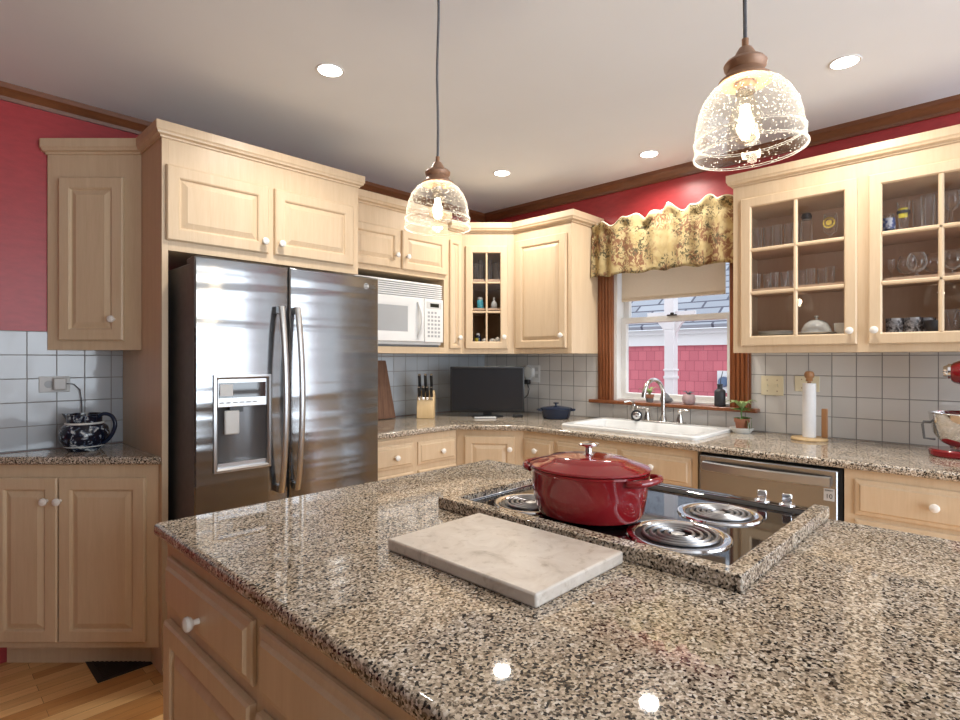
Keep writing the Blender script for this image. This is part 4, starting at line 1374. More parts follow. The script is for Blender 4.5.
# knife block
kb = thing('knife_block', 'pale wooden knife block between walnut board and television', 'knife block', (2.50, 2.935, CT), RD)
G().prism([(-0.055, 0), (0.07, 0), (0.10, 0.15), (0.02, 0.19), (-0.055, 0.085)], -0.058, 0.058, axis='x').build('block', 'light_wood', kb, bevel=0.003)
KN = [(-0.028, 0.085, 0.055, 'tall chef knife'), (0.0, 0.085, 0.05, 'bread knife'), (0.028, 0.085, 0.055, 'carving knife'), (-0.028, 0.045, 0.03, 'slicing knife'), (-0.009, 0.04, 0.03, 'utility knife'), (0.010, 0.04, 0.03, 'boning knife'), (0.029, 0.045, 0.03, 'paring knife')]
kl = ['black-handled knife at the back left of the wooden block', 'black-handled knife at the back middle of the wooden block', 'black-handled knife at the back right of the wooden block',
      'black-handled knife at the front left end of the wooden block', 'black-handled knife left of middle in the front of the wooden block', 'black-handled knife right of middle in the front of the wooden block', 'black-handled knife at the front right end of the wooden block']
for (dx, rise, back, _), lab in zip(KN, kl):
    u0 = back
    base = Vector((dx * 1.45, -0.055 + 0.075 * (0.42 if rise < 0.06 else 0.85), 0.085 + 0.105 * (0.42 if rise < 0.06 else 0.85)))
    p = RGT * base.x + FWD * base.y
    k_ = thing('knife', lab, 'knife', (2.50 + p.x, 2.935 + p.y, CT + base.z + 0.001), RD, 'knives in the wooden block')
    k_.rotation_euler = (0.40, 0, RD)
    G().box(-0.008, 0.008, -0.011, 0.011, 0.0, 0.022).build('bolster', 'chrome', k_)
    hl = 0.135 if rise > 0.06 else 0.095
    G().box(-0.010, 0.010, -0.013, 0.013, 0.0225, hl).build('handle', 'black_plastic', k_, bevel=0.004)
    G().box(-0.0085, 0.0085, -0.010, 0.010, hl + 0.0003, hl + 0.004).build('cap', 'chrome', k_)
# television
tv = thing('television', 'small black flat television in the corner of the worktop', 'television', diag(3.93, 0.052, CT), RD)
g = G().rings([(-0.262, 0.262, 0.03, 0.354, 0.02), (-0.262, 0.262, 0.03, 0.354, -0.012), (-0.258, 0.258, 0.034, 0.350, -0.015), (-0.250, 0.250, 0.048, 0.342, -0.015), (-0.250, 0.250, 0.048, 0.342, -0.011)])
g.build('bezel', 'black_plastic', tv)
G().box(-0.2498, 0.2498, -0.0116, -0.0108, 0.0482, 0.3418).build('screen', 'black_screen', tv)
g = G().lathe([(0, 0), (1.0, 0), (1.0, 0.5), (0.9, 1.0), (0, 1.0)], 32)
g.v = [(p[0] * 0.115, p[1] * 0.075 - 0.01, p[2] * 0.010) for p in g.v]
g.build('stand', 'black_plastic', tv)
G().box(-0.03, 0.03, 0.0, 0.02, 0.01, 0.05).build('neck', 'black_plastic', tv)
t_ = thing('set_top_box', 'thin black box at the foot of the television near the wall outlet', 'box', diag(3.90, 0.265, CT), RD)
G().box(-0.035, 0.035, -0.03, 0.03, 0.0, 0.018).build('case', 'black_plastic', t_, bevel=0.003)
t_ = thing('remote_control', 'slim silver remote control lying before the television', 'remote control', diag(3.80, 0.035, CT), RD)
t_.rotation_euler = (0, 0, RD + 0.12)
G().box(-0.075, 0.075, -0.016, 0.016, 0.0, 0.012).build('case', 'label_grey', t_, bevel=0.004)
g = G()
for k in range(7): g.box(-0.06 + k * 0.018, -0.05 + k * 0.018, -0.008, 0.008, 0.0122, 0.0135)
g.build('keypad', 'black_plastic', t_)
# outlet, hexagonal plug-in
t_ = thing('wall_outlet', 'white double outlet plate on the tile beside the television', 'outlet', (WB - 0.0072, 2.64, 1.145), RB)
G().box(-0.075, 0.060, -0.006, 0, 0, 0.13).build('plate', 'white_plastic', t_, bevel=0.003)
g = G()
for z in (0.035, 0.085):
    g.box(0.015, 0.045, -0.0075, -0.0062, z, z + 0.028)
g.build('receptacle', 'label_grey', t_)
t_ = thing('night_light', 'white hexagonal plug-in light on the outlet beside the television', 'night light', (WB - 0.0145, 2.675, 1.222), RB)
hexp = [(0.056 * math.cos(PI / 6 + k * PI / 3), 0.056 * math.sin(PI / 6 + k * PI / 3)) for k in range(6)]
g = G().prism(hexp, -0.028, 0, axis='y')
g.build('case', 'white_plastic', t_, bevel=0.004)
g = G().prism([(a * 0.78, b_ * 0.78) for a, b_ in hexp], -0.031, -0.0285, axis='y')
g.build('face', 'porcelain', t_, bevel=0.001)
t_ = thing('power_plug', 'black power plug and cord below the hexagonal light, leading to the television', 'plug', (WB - 0.0145, 2.685, 1.125), RB)
G().box(-0.04, 0.02, -0.03, 0, 0.005, 0.038).build('plug', 'black_plastic', t_, bevel=0.005)
G().tube([(0.0, -0.018, 0.006), (0.02, -0.022, -0.03), (0.012, -0.026, -0.075), (-0.03, -0.03, -0.11), (-0.07, -0.034, -0.13), (-0.10, -0.04, -0.15)], 0.004, 8).build('cord', 'black_plastic', t_)
# navy casserole
t_ = thing('casserole', 'small navy blue casserole with lid on the worktop left of the window', 'pot', (3.09, 2.26, CT), 0.86 + PI)
t_.rotation_euler = (0, 0, RD)
G().lathe([(0, 0), (0.082, 0), (0.090, 0.006), (0.104, 0.062), (0.107, 0.064), (0.107, 0.068), (0, 0.068)], 36, sx=1, sy=0.8).build('body', 'navy_enamel', t_)
ld = G().lathe([(0, 0.0685), (0.107, 0.0685), (0.108, 0.073), (0.095, 0.078), (0.03, 0.088), (0, 0.089)], 36, sx=1, sy=0.8).build('lid', 'navy_enamel', t_)
G().lathe([(0, 0.0885), (0.008, 0.0885), (0.007, 0.100), (0.019, 0.104), (0.019, 0.110), (0, 0.112)], 20).build('lid_knob', 'navy_enamel', ld)
for s in (-1, 1):
    G().tube([(s * 0.100, 0.035, 0.058), (s * 0.122, 0.025, 0.061), (s * 0.128, 0, 0.062), (s * 0.122, -0.025, 0.061), (s * 0.100, -0.035, 0.058)], 0.006, 8).build('handle', 'navy_enamel', t_)


# plants
def rosette(parent, n, L, w, z0, up, m, seed, name='leaf', c=(0, 0)):
    rnd = random.Random(seed)
    for k in range(n):
        a = 2 * PI * k / n + rnd.uniform(-0.25, 0.25)
        l = L * rnd.uniform(0.75, 1.1)
        e = up * rnd.uniform(0.7, 1.2)
        g = G()
        vs, fs = [], []
        S = 6
        for i in range(S + 1):
            u = i / S
            r = l * u
            z = z0 + e * l * math.sin(u * 2.2) * 0.8
            ww = w * math.sin(PI * (0.12 + 0.86 * u)) * 0.5
            ca_, sa_ = math.cos(a), math.sin(a)
            for q, dz in ((-1, 0.25 * ww), (0, 0), (1, 0.25 * ww)):
                vs.append((c[0] + r * ca_ - q * ww * sa_, c[1] + r * sa_ + q * ww * ca_, z + dz))
        for i in range(S):
            for j in range(2): fs.append((i * 3 + j, i * 3 + j + 1, i * 3 + j + 4, i * 3 + j + 3))
        g.add(vs, fs)
        o = g.build(name, m, parent, fix=False)
        q = o.modifiers.new('thick', 'SOLIDIFY'); q.thickness = 0.0012


def clay_pot(parent, r, h, m='terracotta'):
    G().lathe([(0, 0), (r * 0.68, 0), (r * 0.86, h * 0.72), (r, h * 0.73), (r, h), (r * 0.86, h), (r * 0.80, h * 0.86), (0, h * 0.86)], 24).build('flower_pot', m, parent)
    G().lathe([(0, h * 0.865), (r * 0.79, h * 0.865), (0, h * 0.90)], 20).build('soil', 'soil', parent)


SIL = 1.0455
pl = thing('potted_plant', 'leafy plant in terracotta pot standing in a white saucer at the window', 'plant', (3.225, 1.092, CT + 0.0225))
clay_pot(pl, 0.040, 0.072)
G().tube([(0, 0, 0.06), (0.003, 0.004, 0.10), (0, 0, 0.125)], 0.004, 6).build('stem', 'leaf', pl)
rosette(pl, 11, 0.078, 0.022, 0.120, 0.75, 'leaf_pale', 3)
rosette(pl, 7, 0.065, 0.022, 0.112, 0.25, 'leaf', 21)
rosette(pl, 4, 0.06, 0.035, 0.062, 0.3, 'leaf', 8)
for k, (dx, dy, zz) in enumerate(((-0.03, -0.040, 0.05), (-0.035, -0.050, 0.035), (-0.015, -0.055, 0.045), (-0.02, -0.048, 0.026))):
    g = G().add([(dx, dy, zz + 0.02), (dx - 0.012, dy - 0.006, zz), (dx - 0.003, dy - 0.002, zz - 0.024), (dx + 0.014, dy + 0.004, zz)], [(0, 1, 2, 3)])
    o = g.build('leaf', 'leaf', pl, fix=False); q = o.modifiers.new('thick', 'SOLIDIFY'); q.thickness = 0.0012
t_ = G().lathe([(0, 0), (0.046, 0), (0.060, 0.020), (0.063, 0.029), (0.060, 0.029), (0.045, 0.0075), (0, 0.0065)], 28, c=(0, 0, 0)).build('saucer', 'porcelain', loc=(3.225, 1.092, CT))
tag(t_, 'white saucer under the terracotta plant pot at the end of the sink', 'saucer')
pl.location.z = CT + 0.0068
pl = thing('potted_plant', 'small sprouting plant in two-tone clay pot on the windowsill behind the faucet', 'plant', (3.312, 1.685, SIL))
clay_pot(pl, 0.028, 0.050, 'terracotta')
G().lathe([(0.0195, 0.001), (0.0246, 0.026), (0.0252, 0.026), (0.0205, 0.0)], 22).build('grey_glaze', 'stone', pl)
rosette(pl, 7, 0.05, 0.014, 0.046, 1.1, 'leaf_pale', 5)
G().tube([(0, 0, 0.045), (0, 0.03, 0.075), (0, 0.075, 0.085)], 0.0012, 6).build('stem', 'leaf', pl)
# grey stone bird-like ornament, round pot, bottle
t_ = thing('stone_bird', 'grey stone bird ornament on the windowsill beside the faucet spout', 'ornament', (3.312, 1.572, SIL), -0.3)
g = G().lathe([(0, 0), (0.020, 0.001), (0.031, 0.012), (0.034, 0.026), (0.028, 0.044), (0.018, 0.056), (0.008, 0.064), (0, 0.066)], 20, c=(0, 0.01, 0), sx=0.8, sy=1.05)
g.lathe([(0, -0.018), (0.013, -0.012), (0.017, 0), (0.013, 0.012), (0, 0.018)], 16, (0, -0.027, 0.022))
g.tube([(0, -0.04, 0.022), (0, -0.055, 0.018)], [0.006, 0.001], 8)
g.build('body', 'stone', t_)
t_ = thing('succulent_pot', 'round pinkish clay pot with a dark succulent on the windowsill', 'plant', (3.312, 1.43, SIL))
G().lathe([(0, 0), (0.024, 0), (0.036, 0.014), (0.040, 0.034), (0.034, 0.056), (0.028, 0.062), (0.025, 0.060), (0.02, 0.052), (0, 0.052)], 26).build('flower_pot', 'pink_clay', t_)
rosette(t_, 8, 0.036, 0.016, 0.054, 0.8, 'stone', 12)
t_ = thing('bottle', 'dark grey bottle on the windowsill at the casing', 'bottle', (3.310, 1.243, SIL))
G().lathe([(0, 0), (0.029, 0), (0.031, 0.004), (0.031, 0.086), (0.026, 0.096), (0.015, 0.102), (0.014, 0.122), (0.017, 0.124), (0.017, 0.130), (0.012, 0.131), (0.011, 0.10), (0, 0.10)], 26).build('body', 'slate_bottle', t_)
G().tube([(0, 0, 0.10), (0.003, -0.004, 0.16), (0.006, -0.014, 0.205)], 0.0022, 6).build('stopper_stick', 'slate_bottle', t_)

# switch plates
def plate2(lab, y0, y1, z0, z1, kind):
    t = thing('switch_plate' if kind == 's' else 'wall_outlet', lab, 'switch' if kind == 's' else 'outlet', (WB - 0.0072, y0, z0), RB)
    w, h = y0 - y1, z1 - z0
    G().box(0, w, -0.006, 0, 0, h).build('plate', 'cream_plastic', t, bevel=0.002)
    for f in (0.28, 0.72):
        if kind == 's':
            G().box(w * f - 0.004, w * f + 0.004, -0.017, -0.0062, h * 0.5 - 0.006, h * 0.5 + 0.010).build('toggle', 'cream_plastic', t, bevel=0.001)
        for zz in (0.22, 0.78):
            G().lathe([(0, 0), (0.003, 0), (0.003, 0.001), (0, 0.0015)], 10, (w * f, -0.0062, h * zz), axis='-y').build('screw', 'brown_socket', t)
        if kind == 'o':
            G().box(w * f - 0.013, w * f + 0.013, -0.0078, -0.0062, h * 0.32, h * 0.68).build('receptacle', 'cream_plastic', t, bevel=0.002)


plate2('cream double switch plate on the tile right of the window casing', 1.022, 0.908, 1.122, 1.230, 's')
plate2('cream outlet plate on the tile behind the paper towels', 0.852, 0.737, 1.150, 1.232, 'o')

# paper towels
t_ = thing('paper_towel_holder', 'round wooden paper towel stand with turned knob beside the switch plate', 'paper towel holder', (3.17, 0.748, CT))
G().lathe([(0, 0), (0.080, 0), (0.083, 0.006), (0.080, 0.013), (0, 0.014)], 36).build('base', 'light_wood', t_)
G().lathe([(0, 0.0145), (0.009, 0.0145), (0.009, 0.295), (0, 0.296)], 16).build('post', 'turned_wood', t_)
G().lathe([(0, 0.2965), (0.015, 0.2965), (0.017, 0.302), (0.014, 0.308), (0.021, 0.318), (0.023, 0.332), (0.017, 0.345), (0, 0.349)], 20).build('finial', 'turned_wood', t_)
G().box(0.010, 0.022, -0.078, -0.050, 0.0145, 0.160).build('side_rail', 'turned_wood', t_, bevel=0.005)
t_ = G().lathe([(0.0115, 0), (0.029, 0), (0.030, 0.001), (0.030, 0.271), (0.029, 0.272), (0.0115, 0.272)], 32, close=True).build('paper_towel_roll', 'paper', loc=(3.17, 0.748, CT + 0.0145))
tag(t_, 'white paper towel roll on the wooden stand', 'paper towels')

# stand mixer
mx = thing('stand_mixer', 'red stand mixer with steel bowl at the end of the worktop', 'mixer', (3.05, 0.112, CT), 0)
g = G()
pts = rr(-0.085, 0.085, -0.23, 0.155, 0.08, 0, 8)
g.prism([(p[0], p[1]) for p in pts], 0.0, 0.032)
g.build('base', 'mixer_red', mx, bevel=0.008)
G().prism([(-0.17, 0.03), (-0.235, 0.03), (-0.225, 0.28), (-0.12, 0.28), (-0.135, 0.20)], -0.05, 0.05, axis='x').build('column', 'mixer_red', mx, bevel=0.02, seg=3)
hd = G().lathe([(0, -0.28), (0.042, -0.27), (0.060, -0.21), (0.066, -0.11), (0.064, -0.03), (0.055, 0.04), (0.043, 0.072), (0.036, 0.080), (0, 0.080)], 30, (0, 0, 0.352), axis='y')
hd = hd.build('head', 'mixer_red', mx)
G().shell([(0.0672, -0.16), (0.0675, -0.11), (0.0655, -0.03), (0.058, 0.03), (0.056, 0.03)], 30, c=(0, 0, 0.352), axis='y').build('trim_band', 'chrome', hd)
for x in hd.children: x.scale = (1, 1, 0.22); x.location = (0, 0, 0.352 * 0.78 - 0.012)
G().lathe([(0, 0.079), (0.032, 0.079), (0.034, 0.090), (0.027, 0.096), (0.022, 0.106), (0, 0.108)], 22, (0, 0, 0.356), axis='y').build('hub', 'chrome', hd)
G().lathe([(0, 0.255), (0.045, 0.255), (0.052, 0.285), (0.052, 0.31), (0, 0.31)], 24, (0, -0.02, 0)).build('planetary', 'mixer_red', hd)
bw = G().lathe([(0, 0.036), (0.05, 0.036), (0.052, 0.046), (0.078, 0.060), (0.106, 0.098), (0.117, 0.15), (0.121, 0.180), (0.124, 0.182), (0.121, 0.185), (0.118, 0.180), (0.113, 0.15), (0.102, 0.101), (0.074, 0.066), (0, 0.06)], 40, (0, 0.035, 0)).build('bowl', 'chrome', mx)
G().tube([(-0.03, 0.145, 0.142), (-0.036, 0.168, 0.143), (-0.038, 0.172, 0.130), (-0.036, 0.166, 0.072), (-0.028, 0.130, 0.070)], 0.005, 8).build('bowl_handle', 'body_grey', bw)

# ------------------------------------------------------------------ left worktop
pt = thing('pitcher', 'dark blue and white transferware pitcher on the small granite counter', 'pitcher', diag(2.49, -1.777, CT), RD)
G().lathe([(0, 0), (0.062, 0), (0.066, 0.006), (0.080, 0.024), (0.093, 0.052), (0.096, 0.076), (0.088, 0.104), (0.072, 0.120), (0.066, 0.128), (0.067, 0.158), (0.071, 0.162), (0.067, 0.163), (0.062, 0.128), (0.085, 0.09), (0.085, 0.055), (0.06, 0.012), (0, 0.01)], 40).build('body', 'willow_ware', pt)
g = G()
for z, r in ((0.119, 0.0745), (0.020, 0.0785)): g.lathe([(r, z), (r + 0.0015, z + 0.004), (r - 0.003, z + 0.008), (r - 0.004, z)], 40, close=True)
g.build('white_bands', 'porcelain', pt)
vs = [(-0.055, -0.03, 0.128), (-0.055, 0.03, 0.128), (-0.055, -0.036, 0.162), (-0.055, 0.036, 0.162), (-0.105, 0, 0.164), (-0.075, 0, 0.135)]
G().add(vs, [(0, 5, 1), (0, 2, 4, 5), (1, 5, 4, 3), (2, 3, 4)]).build('spout', 'navy_enamel', pt)
pts = [(0.062, 0, 0.150), (0.088, 0, 0.163), (0.122, 0, 0.152), (0.137, 0, 0.118), (0.128, 0, 0.080), (0.108, 0, 0.050), (0.085, 0, 0.032)]
sm = []
for i in range(len(pts) - 1):
    for k in range(4):
        u = k / 4
        p0, p1, p2, p3 = [Vector(pts[max(0, min(len(pts) - 1, j))]) for j in (i - 1, i, i + 1, i + 2)]
        sm.append(0.5 * ((2 * p1) + (p2 - p0) * u + (2 * p0 - 5 * p1 + 4 * p2 - p3) * u * u + (3 * p1 - p0 - 3 * p2 + p3) * u ** 3))
sm.append(Vector(pts[-1]))
G().tube(sm, 0.0085, 10).build('handle', 'navy_enamel', pt)
t_ = thing('wall_outlet', 'horizontal steel outlet plate on the tile above the blue pitcher', 'outlet', (0.414, WA - 0.0072, 1.172))
G().box(0, 0.115, -0.005, 0, 0, 0.072).build('plate', 'label_grey', t_, bevel=0.002)
G().lathe([(0, 0), (0.017, 0), (0.017, 0.002), (0, 0.002)], 20, (0.036, -0.0052, 0.036), axis='-y').build('receptacle', 'grey_plastic', t_)
t_ = thing('plug_adapter', 'grey plug adapter with thin cord in the outlet above the pitcher', 'adapter', (0.487, WA - 0.0125, 1.180))
G().box(-0.024, 0.024, -0.03, 0, 0.002, 0.056).build('case', 'label_grey', t_, bevel=0.005)
G().tube([(0.024, -0.012, 0.03), (0.055, -0.010, 0.026), (0.078, -0.009, 0.0), (0.085, -0.008, -0.06), (0.085, -0.008, -0.15), (0.080, -0.010, -0.262)], 0.0022, 6).build('cord', 'cord_grey', t_)

# floor register
t_ = thing('floor_register', 'dark metal floor register in the oak boards at the toe kick', 'floor register', (0.542, 2.690, 0.0005))
G().box(0, 0.20, 0, 0.27, 0, 0.004).build('frame', 'register_metal', t_, bevel=0.001)
g = G()
for k in range(16): g.box(0.02, 0.18, 0.02 + k * 0.0148, 0.026 + k * 0.0148, 0.0042, 0.0062)
g.build('louvers', 'register_metal', t_)


# ------------------------------------------------------------------ glassware
def tumbler(r0, r1, h):
    return [(0, 0), (r0, 0), (r1, h), (r1 - 0.002, h), (r0 - 0.003, 0.008), (0, 0.007)]


def drink(name, lab, cat, prof, loc, group, m='drink_glass', n=18):
    o = G().lathe(prof, n).build(name, m, loc=loc)
    return tag(o, lab, cat, group)


S1, S2, S3 = 1.4405, 1.6845, 1.8925
ORD = ['first', 'second', 'third', 'fourth', 'fifth', 'sixth', 'seventh', 'eighth', 'ninth']
GX = 3.14
proto = None
for i, y in enumerate((0.985, 0.938, 0.888, 0.838, 0.795)):
    lab = f'{ORD[i]} pint glass from the window on the top shelf behind the first glass door'
    if proto is None:
        proto = o = drink('pint_glass', lab, 'glass', tumbler(0.022, 0.032 * 0.72, 0.125), (GX, y, S3), 'pint glasses on the top shelf')
    else:
        o = proto.copy(); C.objects.link(o); o['label'] = lab
    o.location = (GX + (0.02 if i % 2 else 0), y, S3)
proto = None
for i, y in enumerate((0.980, 0.935, 0.893, 0.852, 0.812, 0.770, 0.728, 0.686, 0.645)):
    lab = f'{ORD[i]} short tumbler from the window in the middle-shelf row behind the first glass door'
    if proto is None:
        proto = o = drink('tumbler', lab, 'glass', tumbler(0.017, 0.020, 0.085), (GX, y, S2), 'short tumblers on the middle shelf')
    else:
        o = proto.copy(); C.objects.link(o); o['label'] = lab
    o.location = (GX - 0.03 + (0.03 if i % 2 else 0), y, S2)
t_ = thing('carafe', 'tall glass carafe with dark stopper on the top shelf behind the first glass door', 'carafe', (GX - 0.02, 0.748, S3))
G().lathe([(0, 0), (0.040, 0), (0.040, 0.006), (0.026, 0.014), (0.025, 0.10), (0.022, 0.125), (0.0, 0.125)], 22).build('body', 'drink_glass', t_)
G().lathe([(0, 0.1255), (0.020, 0.1255), (0.024, 0.14), (0.018, 0.155), (0, 0.157)], 20).build('stopper', 'slate_bottle', t_)
t_ = thing('goblet', 'glass goblet with a round gold emblem on the top shelf of the glass cabinet', 'glass', (GX - 0.02, 0.645, S3))
G().lathe([(0, 0), (0.026, 0), (0.024, 0.004), (0.006, 0.012), (0.007, 0.034), (0.027, 0.05), (0.031, 0.09), (0.028, 0.135), (0.026, 0.135), (0, 0.05)], 24).build('bowl', 'drink_glass', t_)
g = G().lathe([(0.020, 0), (0.026, 0), (0.026, 0.002), (0.020, 0.002)], 28, (-0.031, 0.0, 0.088), axis='-x', close=True).lathe([(0, 0), (0.013, 0), (0.013, 0.0015), (0, 0.0015)], 20, (-0.031, 0.0, 0.088), axis='-x')
g.build('emblem', 'gold_enamel', t_)
# bottom shelf, first door
pr = None
for i in range(3):
    lab = ['lowest clear glass plate in the stack on the bottom shelf behind the first glass door', 'middle clear glass plate of the stack on the bottom shelf', 'topmost clear glass plate of the stack on the bottom shelf'][i]
    o = drink('glass_plate', lab, 'plate', [(0, 0), (0.05, 0), (0.085, 0.010), (0.086, 0.013), (0.05, 0.004), (0, 0.004)], (3.16, 0.90, S1 + 0.007 * i), 'glass plates on the bottom shelf', 'porcelain', 40)
t_ = thing('butter_dish', 'white domed butter dish with knob on the bottom shelf behind the first glass door', 'dish', (GX, 0.71, S1))
G().lathe([(0, 0), (0.06, 0), (0.088, 0.012), (0.088, 0.015), (0.06, 0.007), (0, 0.007)], 36).build('plate', 'porcelain', t_)
dd = G().lathe([(0.066, 0.0095), (0.064, 0.03), (0.050, 0.058), (0.028, 0.074), (0.008, 0.079), (0, 0.079)], 32).build('dome', 'porcelain', t_)
G().lathe([(0, 0.0785), (0.006, 0.0785), (0.005, 0.085), (0.011, 0.091), (0.008, 0.098), (0, 0.099)], 16).build('dome_knob', 'porcelain', dd)
t_ = drink('bowl', 'small white bowl on the bottom shelf beside the domed butter dish', 'bowl', [(0, 0), (0.022, 0), (0.036, 0.02), (0.040, 0.055), (0.037, 0.055), (0.03, 0.02), (0, 0.006)], (3.12, 0.592, S1), None, 'porcelain', 26)
# second door
t_ = thing('beer_mug', 'small glass with blue and white print on the top shelf behind the second glass door', 'glass', (GX - 0.03, 0.415, S3))
G().lathe([(0, 0), (0.022, 0), (0.026, 0.03), (0.024, 0.075), (0.020, 0.088), (0.018, 0.088), (0, 0.01)], 22).build('body', 'drink_glass', t_)
G().shell([(0.0265, 0.02), (0.0272, 0.04), (0.0255, 0.07)], 22).build('print', 'blue_print', t_)
t_ = thing('beer_glass', 'tall flared glass with yellow label on the top shelf behind the second glass door', 'glass', (GX - 0.03, 0.360, S3))
G().lathe([(0, 0), (0.020, 0), (0.016, 0.012), (0.018, 0.05), (0.025, 0.135), (0.023, 0.135), (0, 0.012)], 22).build('body', 'drink_glass', t_)
g = G()
vs = []
for k in range(9):
    a = PI + (k - 4) * 0.22
    for z, r in ((0.062, 0.0205), (0.105, 0.0235)): vs.append((r * math.cos(a), r * math.sin(a), z))
g.add(vs, [(2 * k, 2 * k + 1, 2 * k + 3, 2 * k + 2) for k in range(8)])
g.build('label_patch', 'yellow_glaze', t_)
G().shell([(0.0245, 0.082), (0.0255, 0.095), (0.0245, 0.096)], 22).build('label_band', 'slate_bottle', t_)
pr = None
for i, (y, dx) in enumerate(((0.312, 0.04), (0.276, -0.02), (0.232, 0.05))):
    lab = f'{ORD[i]} tall clear tumbler past the yellow-labelled glass on the top shelf'
    drink('tall_glass', lab, 'glass', tumbler(0.022, 0.025, 0.15), (GX + dx, y, S3), 'tall tumblers on the top shelf')
WINE = [(0, 0), (0.028, 0), (0.026, 0.003), (0.004, 0.010), (0.004, 0.065), (0.020, 0.080), (0.030, 0.105), (0.027, 0.150), (0.025, 0.150), (0.028, 0.105), (0.018, 0.083), (0, 0.07)]
for i, (y, dx) in enumerate(((0.195, -0.02), (0.125, 0.01))):
    drink('wine_glass', ['stemmed wine glass nearest the door centre on the top shelf behind the second glass door', 'stemmed wine glass at the far end of the top shelf behind the second glass door'][i], 'glass', WINE, (GX + dx, y, S3), 'wine glasses on the top shelf')
SNIF = [(0, 0), (0.026, 0), (0.024, 0.003), (0.005, 0.010), (0.005, 0.022), (0.026, 0.034), (0.038, 0.060), (0.034, 0.090), (0.026, 0.108), (0.024, 0.108), (0.032, 0.09), (0.036, 0.06), (0.022, 0.036), (0, 0.026)]
for i, (y, dx) in enumerate(((0.355, 0.03), (0.312, -0.035), (0.262, 0.05), (0.190, -0.02))):
    drink('brandy_snifter', f'{ORD[i]} brandy snifter from the window on the middle shelf behind the second glass door', 'glass', SNIF, (GX + dx, y, S2), 'brandy snifters on the middle shelf', n=24)
drink('cordial_glass', 'slender little cordial glass at the start of the middle shelf behind the second glass door', 'glass', [(0, 0), (0.018, 0), (0.016, 0.003), (0.003, 0.008), (0.003, 0.04), (0.012, 0.055), (0.013, 0.095), (0.011, 0.095), (0, 0.05)], (GX, 0.408, S2), None)
MUG = [(0, 0), (0.030, 0), (0.033, 0.006), (0.034, 0.066), (0.031, 0.067), (0.029, 0.008), (0, 0.006)]
for i, y in enumerate((0.392, 0.325, 0.285)):
    lab = ['black and white patterned mug nearest the door frame on the bottom shelf', 'middle black and white patterned mug on the bottom shelf', 'last black and white patterned mug on the bottom shelf beside the dark bowl'][i]
    t_ = thing('mug', lab, 'mug', (GX - 0.03 + 0.06 * (i == 2), y, S1), -0.1, 'patterned mugs on the bottom shelf')
    G().lathe(MUG, 24).build('body', 'mug_print', t_)
    G().tube([(0.033, 0, 0.055), (0.052, 0, 0.052), (0.055, 0, 0.032), (0.034, 0, 0.016)], 0.004, 8).build('handle', 'mug_print', t_)
drink('bowl', 'small black bowl on the bottom shelf after the patterned mugs', 'bowl', [(0, 0), (0.018, 0), (0.030, 0.02), (0.033, 0.05), (0.030, 0.05), (0.02, 0.012), (0, 0.006)], (3.09, 0.255, S1), None, 'slate_bottle', 24)
for i, (y, m_) in enumerate(((0.195, 'drink_glass'), (0.13, 'slate_bottle'))):
    drink('jar', ['clear ridged glass jar on the bottom shelf beside the black bowl', 'dark jar at the far end of the bottom shelf'][i], 'jar', [(0, 0), (0.028, 0), (0.031, 0.01), (0.031, 0.07), (0.024, 0.085), (0.024, 0.095), (0.02, 0.095), (0, 0.01)], (GX - 0.03, y, S1), None, m_, 22)

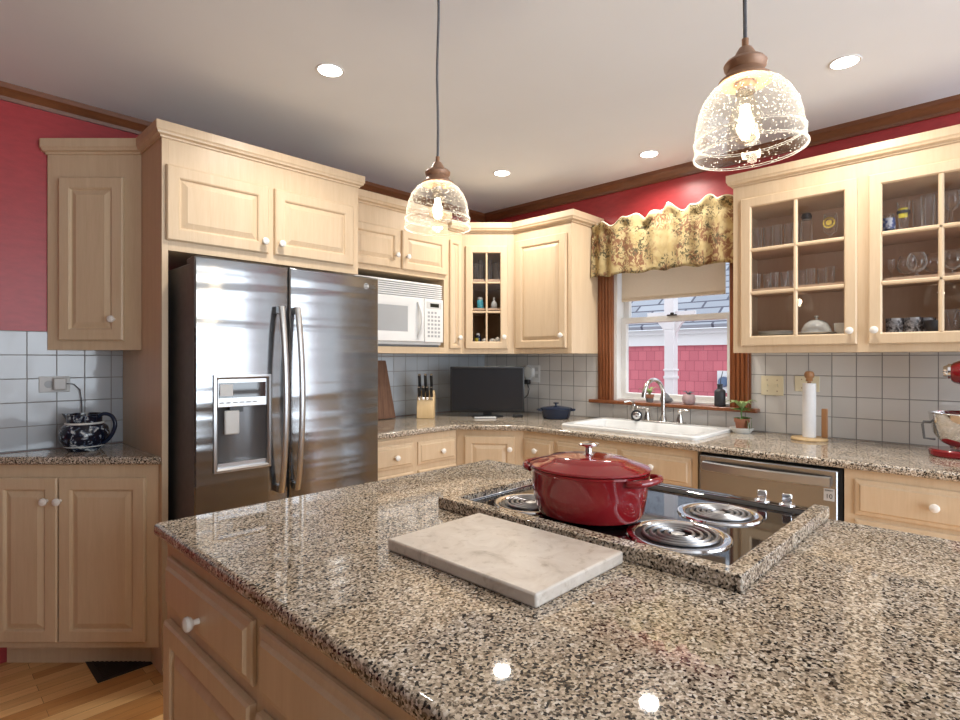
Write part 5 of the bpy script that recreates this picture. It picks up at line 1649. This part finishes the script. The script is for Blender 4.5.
# in the corner cabinet
def cc(x, y, z): return (x, y, z)
for i, (x, y, h) in enumerate(((2.900, 2.845, 0.13), (2.935, 2.83, 0.155), (2.975, 2.775, 0.155), (3.005, 2.735, 0.13))):
    drink('tall_glass', ['tall clear glass by the hinge side on the top shelf of the corner cabinet', 'tall clear glass left of the muntin on the top shelf of the corner cabinet', 'tall clear glass right of the muntin on the top shelf of the corner cabinet', 'tall clear glass by the knob side on the top shelf of the corner cabinet'][i],
          'glass', tumbler(0.014, 0.017, h), (x, y, 1.8965), 'tall glasses in the corner cabinet')
t_ = thing('jar', 'turquoise lidded jar on the middle shelf of the corner cabinet', 'jar', (2.922, 2.821, 1.6885))
G().lathe([(0, 0), (0.022, 0), (0.024, 0.01), (0.024, 0.058), (0.017, 0.068), (0, 0.068)], 20).build('body', 'blue_glaze', t_)
G().lathe([(0, 0.0685), (0.019, 0.0685), (0.019, 0.085), (0, 0.086)], 18).build('lid', 'label_grey', t_)
t_ = thing('bottle', 'small pale glass bottle on the middle shelf of the corner cabinet', 'bottle', (2.993, 2.748, 1.6885))
G().lathe([(0, 0), (0.022, 0), (0.024, 0.008), (0.020, 0.045), (0.008, 0.06), (0.008, 0.08), (0.010, 0.085), (0, 0.086)], 20).build('body', 'label_grey', t_)
t_ = thing('jar', 'dark glass jar with lid on the bottom shelf of the corner cabinet', 'jar', (2.918, 2.838, 1.4405))
G().lathe([(0, 0), (0.022, 0), (0.024, 0.012), (0.02, 0.055), (0, 0.056)], 20).build('body', 'navy_enamel', t_)
G().lathe([(0, 0.0565), (0.016, 0.0565), (0.010, 0.07), (0, 0.074)], 18).build('lid', 'label_grey', t_)
t_ = drink('egg_cup', 'small yellow cup at the hinge side of the corner cabinet bottom shelf', 'cup', [(0, 0), (0.010, 0), (0.013, 0.02), (0.014, 0.034), (0.012, 0.034), (0, 0.01)], (2.884, 2.820, S1), None, 'yellow_glaze')
for i, (x, y, h) in enumerate(((2.938, 2.790, 0.034), (2.978, 2.750, 0.032), (3.005, 2.722, 0.042))):
    g = G().lathe([(0, 0), (0.016, 0.003), (0.024, 0.014), (0.018, h * 0.75), (0.006, h), (0, h)], 18, sx=1.0, sy=0.75)
    o = g.build('seashell', 'shell', loc=(x, y, S1), rotz=RD)
    tag(o, ['white seashell left of the muntin on the bottom shelf of the corner cabinet', 'white seashell just right of the muntin in the corner cabinet', 'taller white seashell by the knob side of the corner cabinet'][i], 'shell', 'white shells in the corner cabinet')
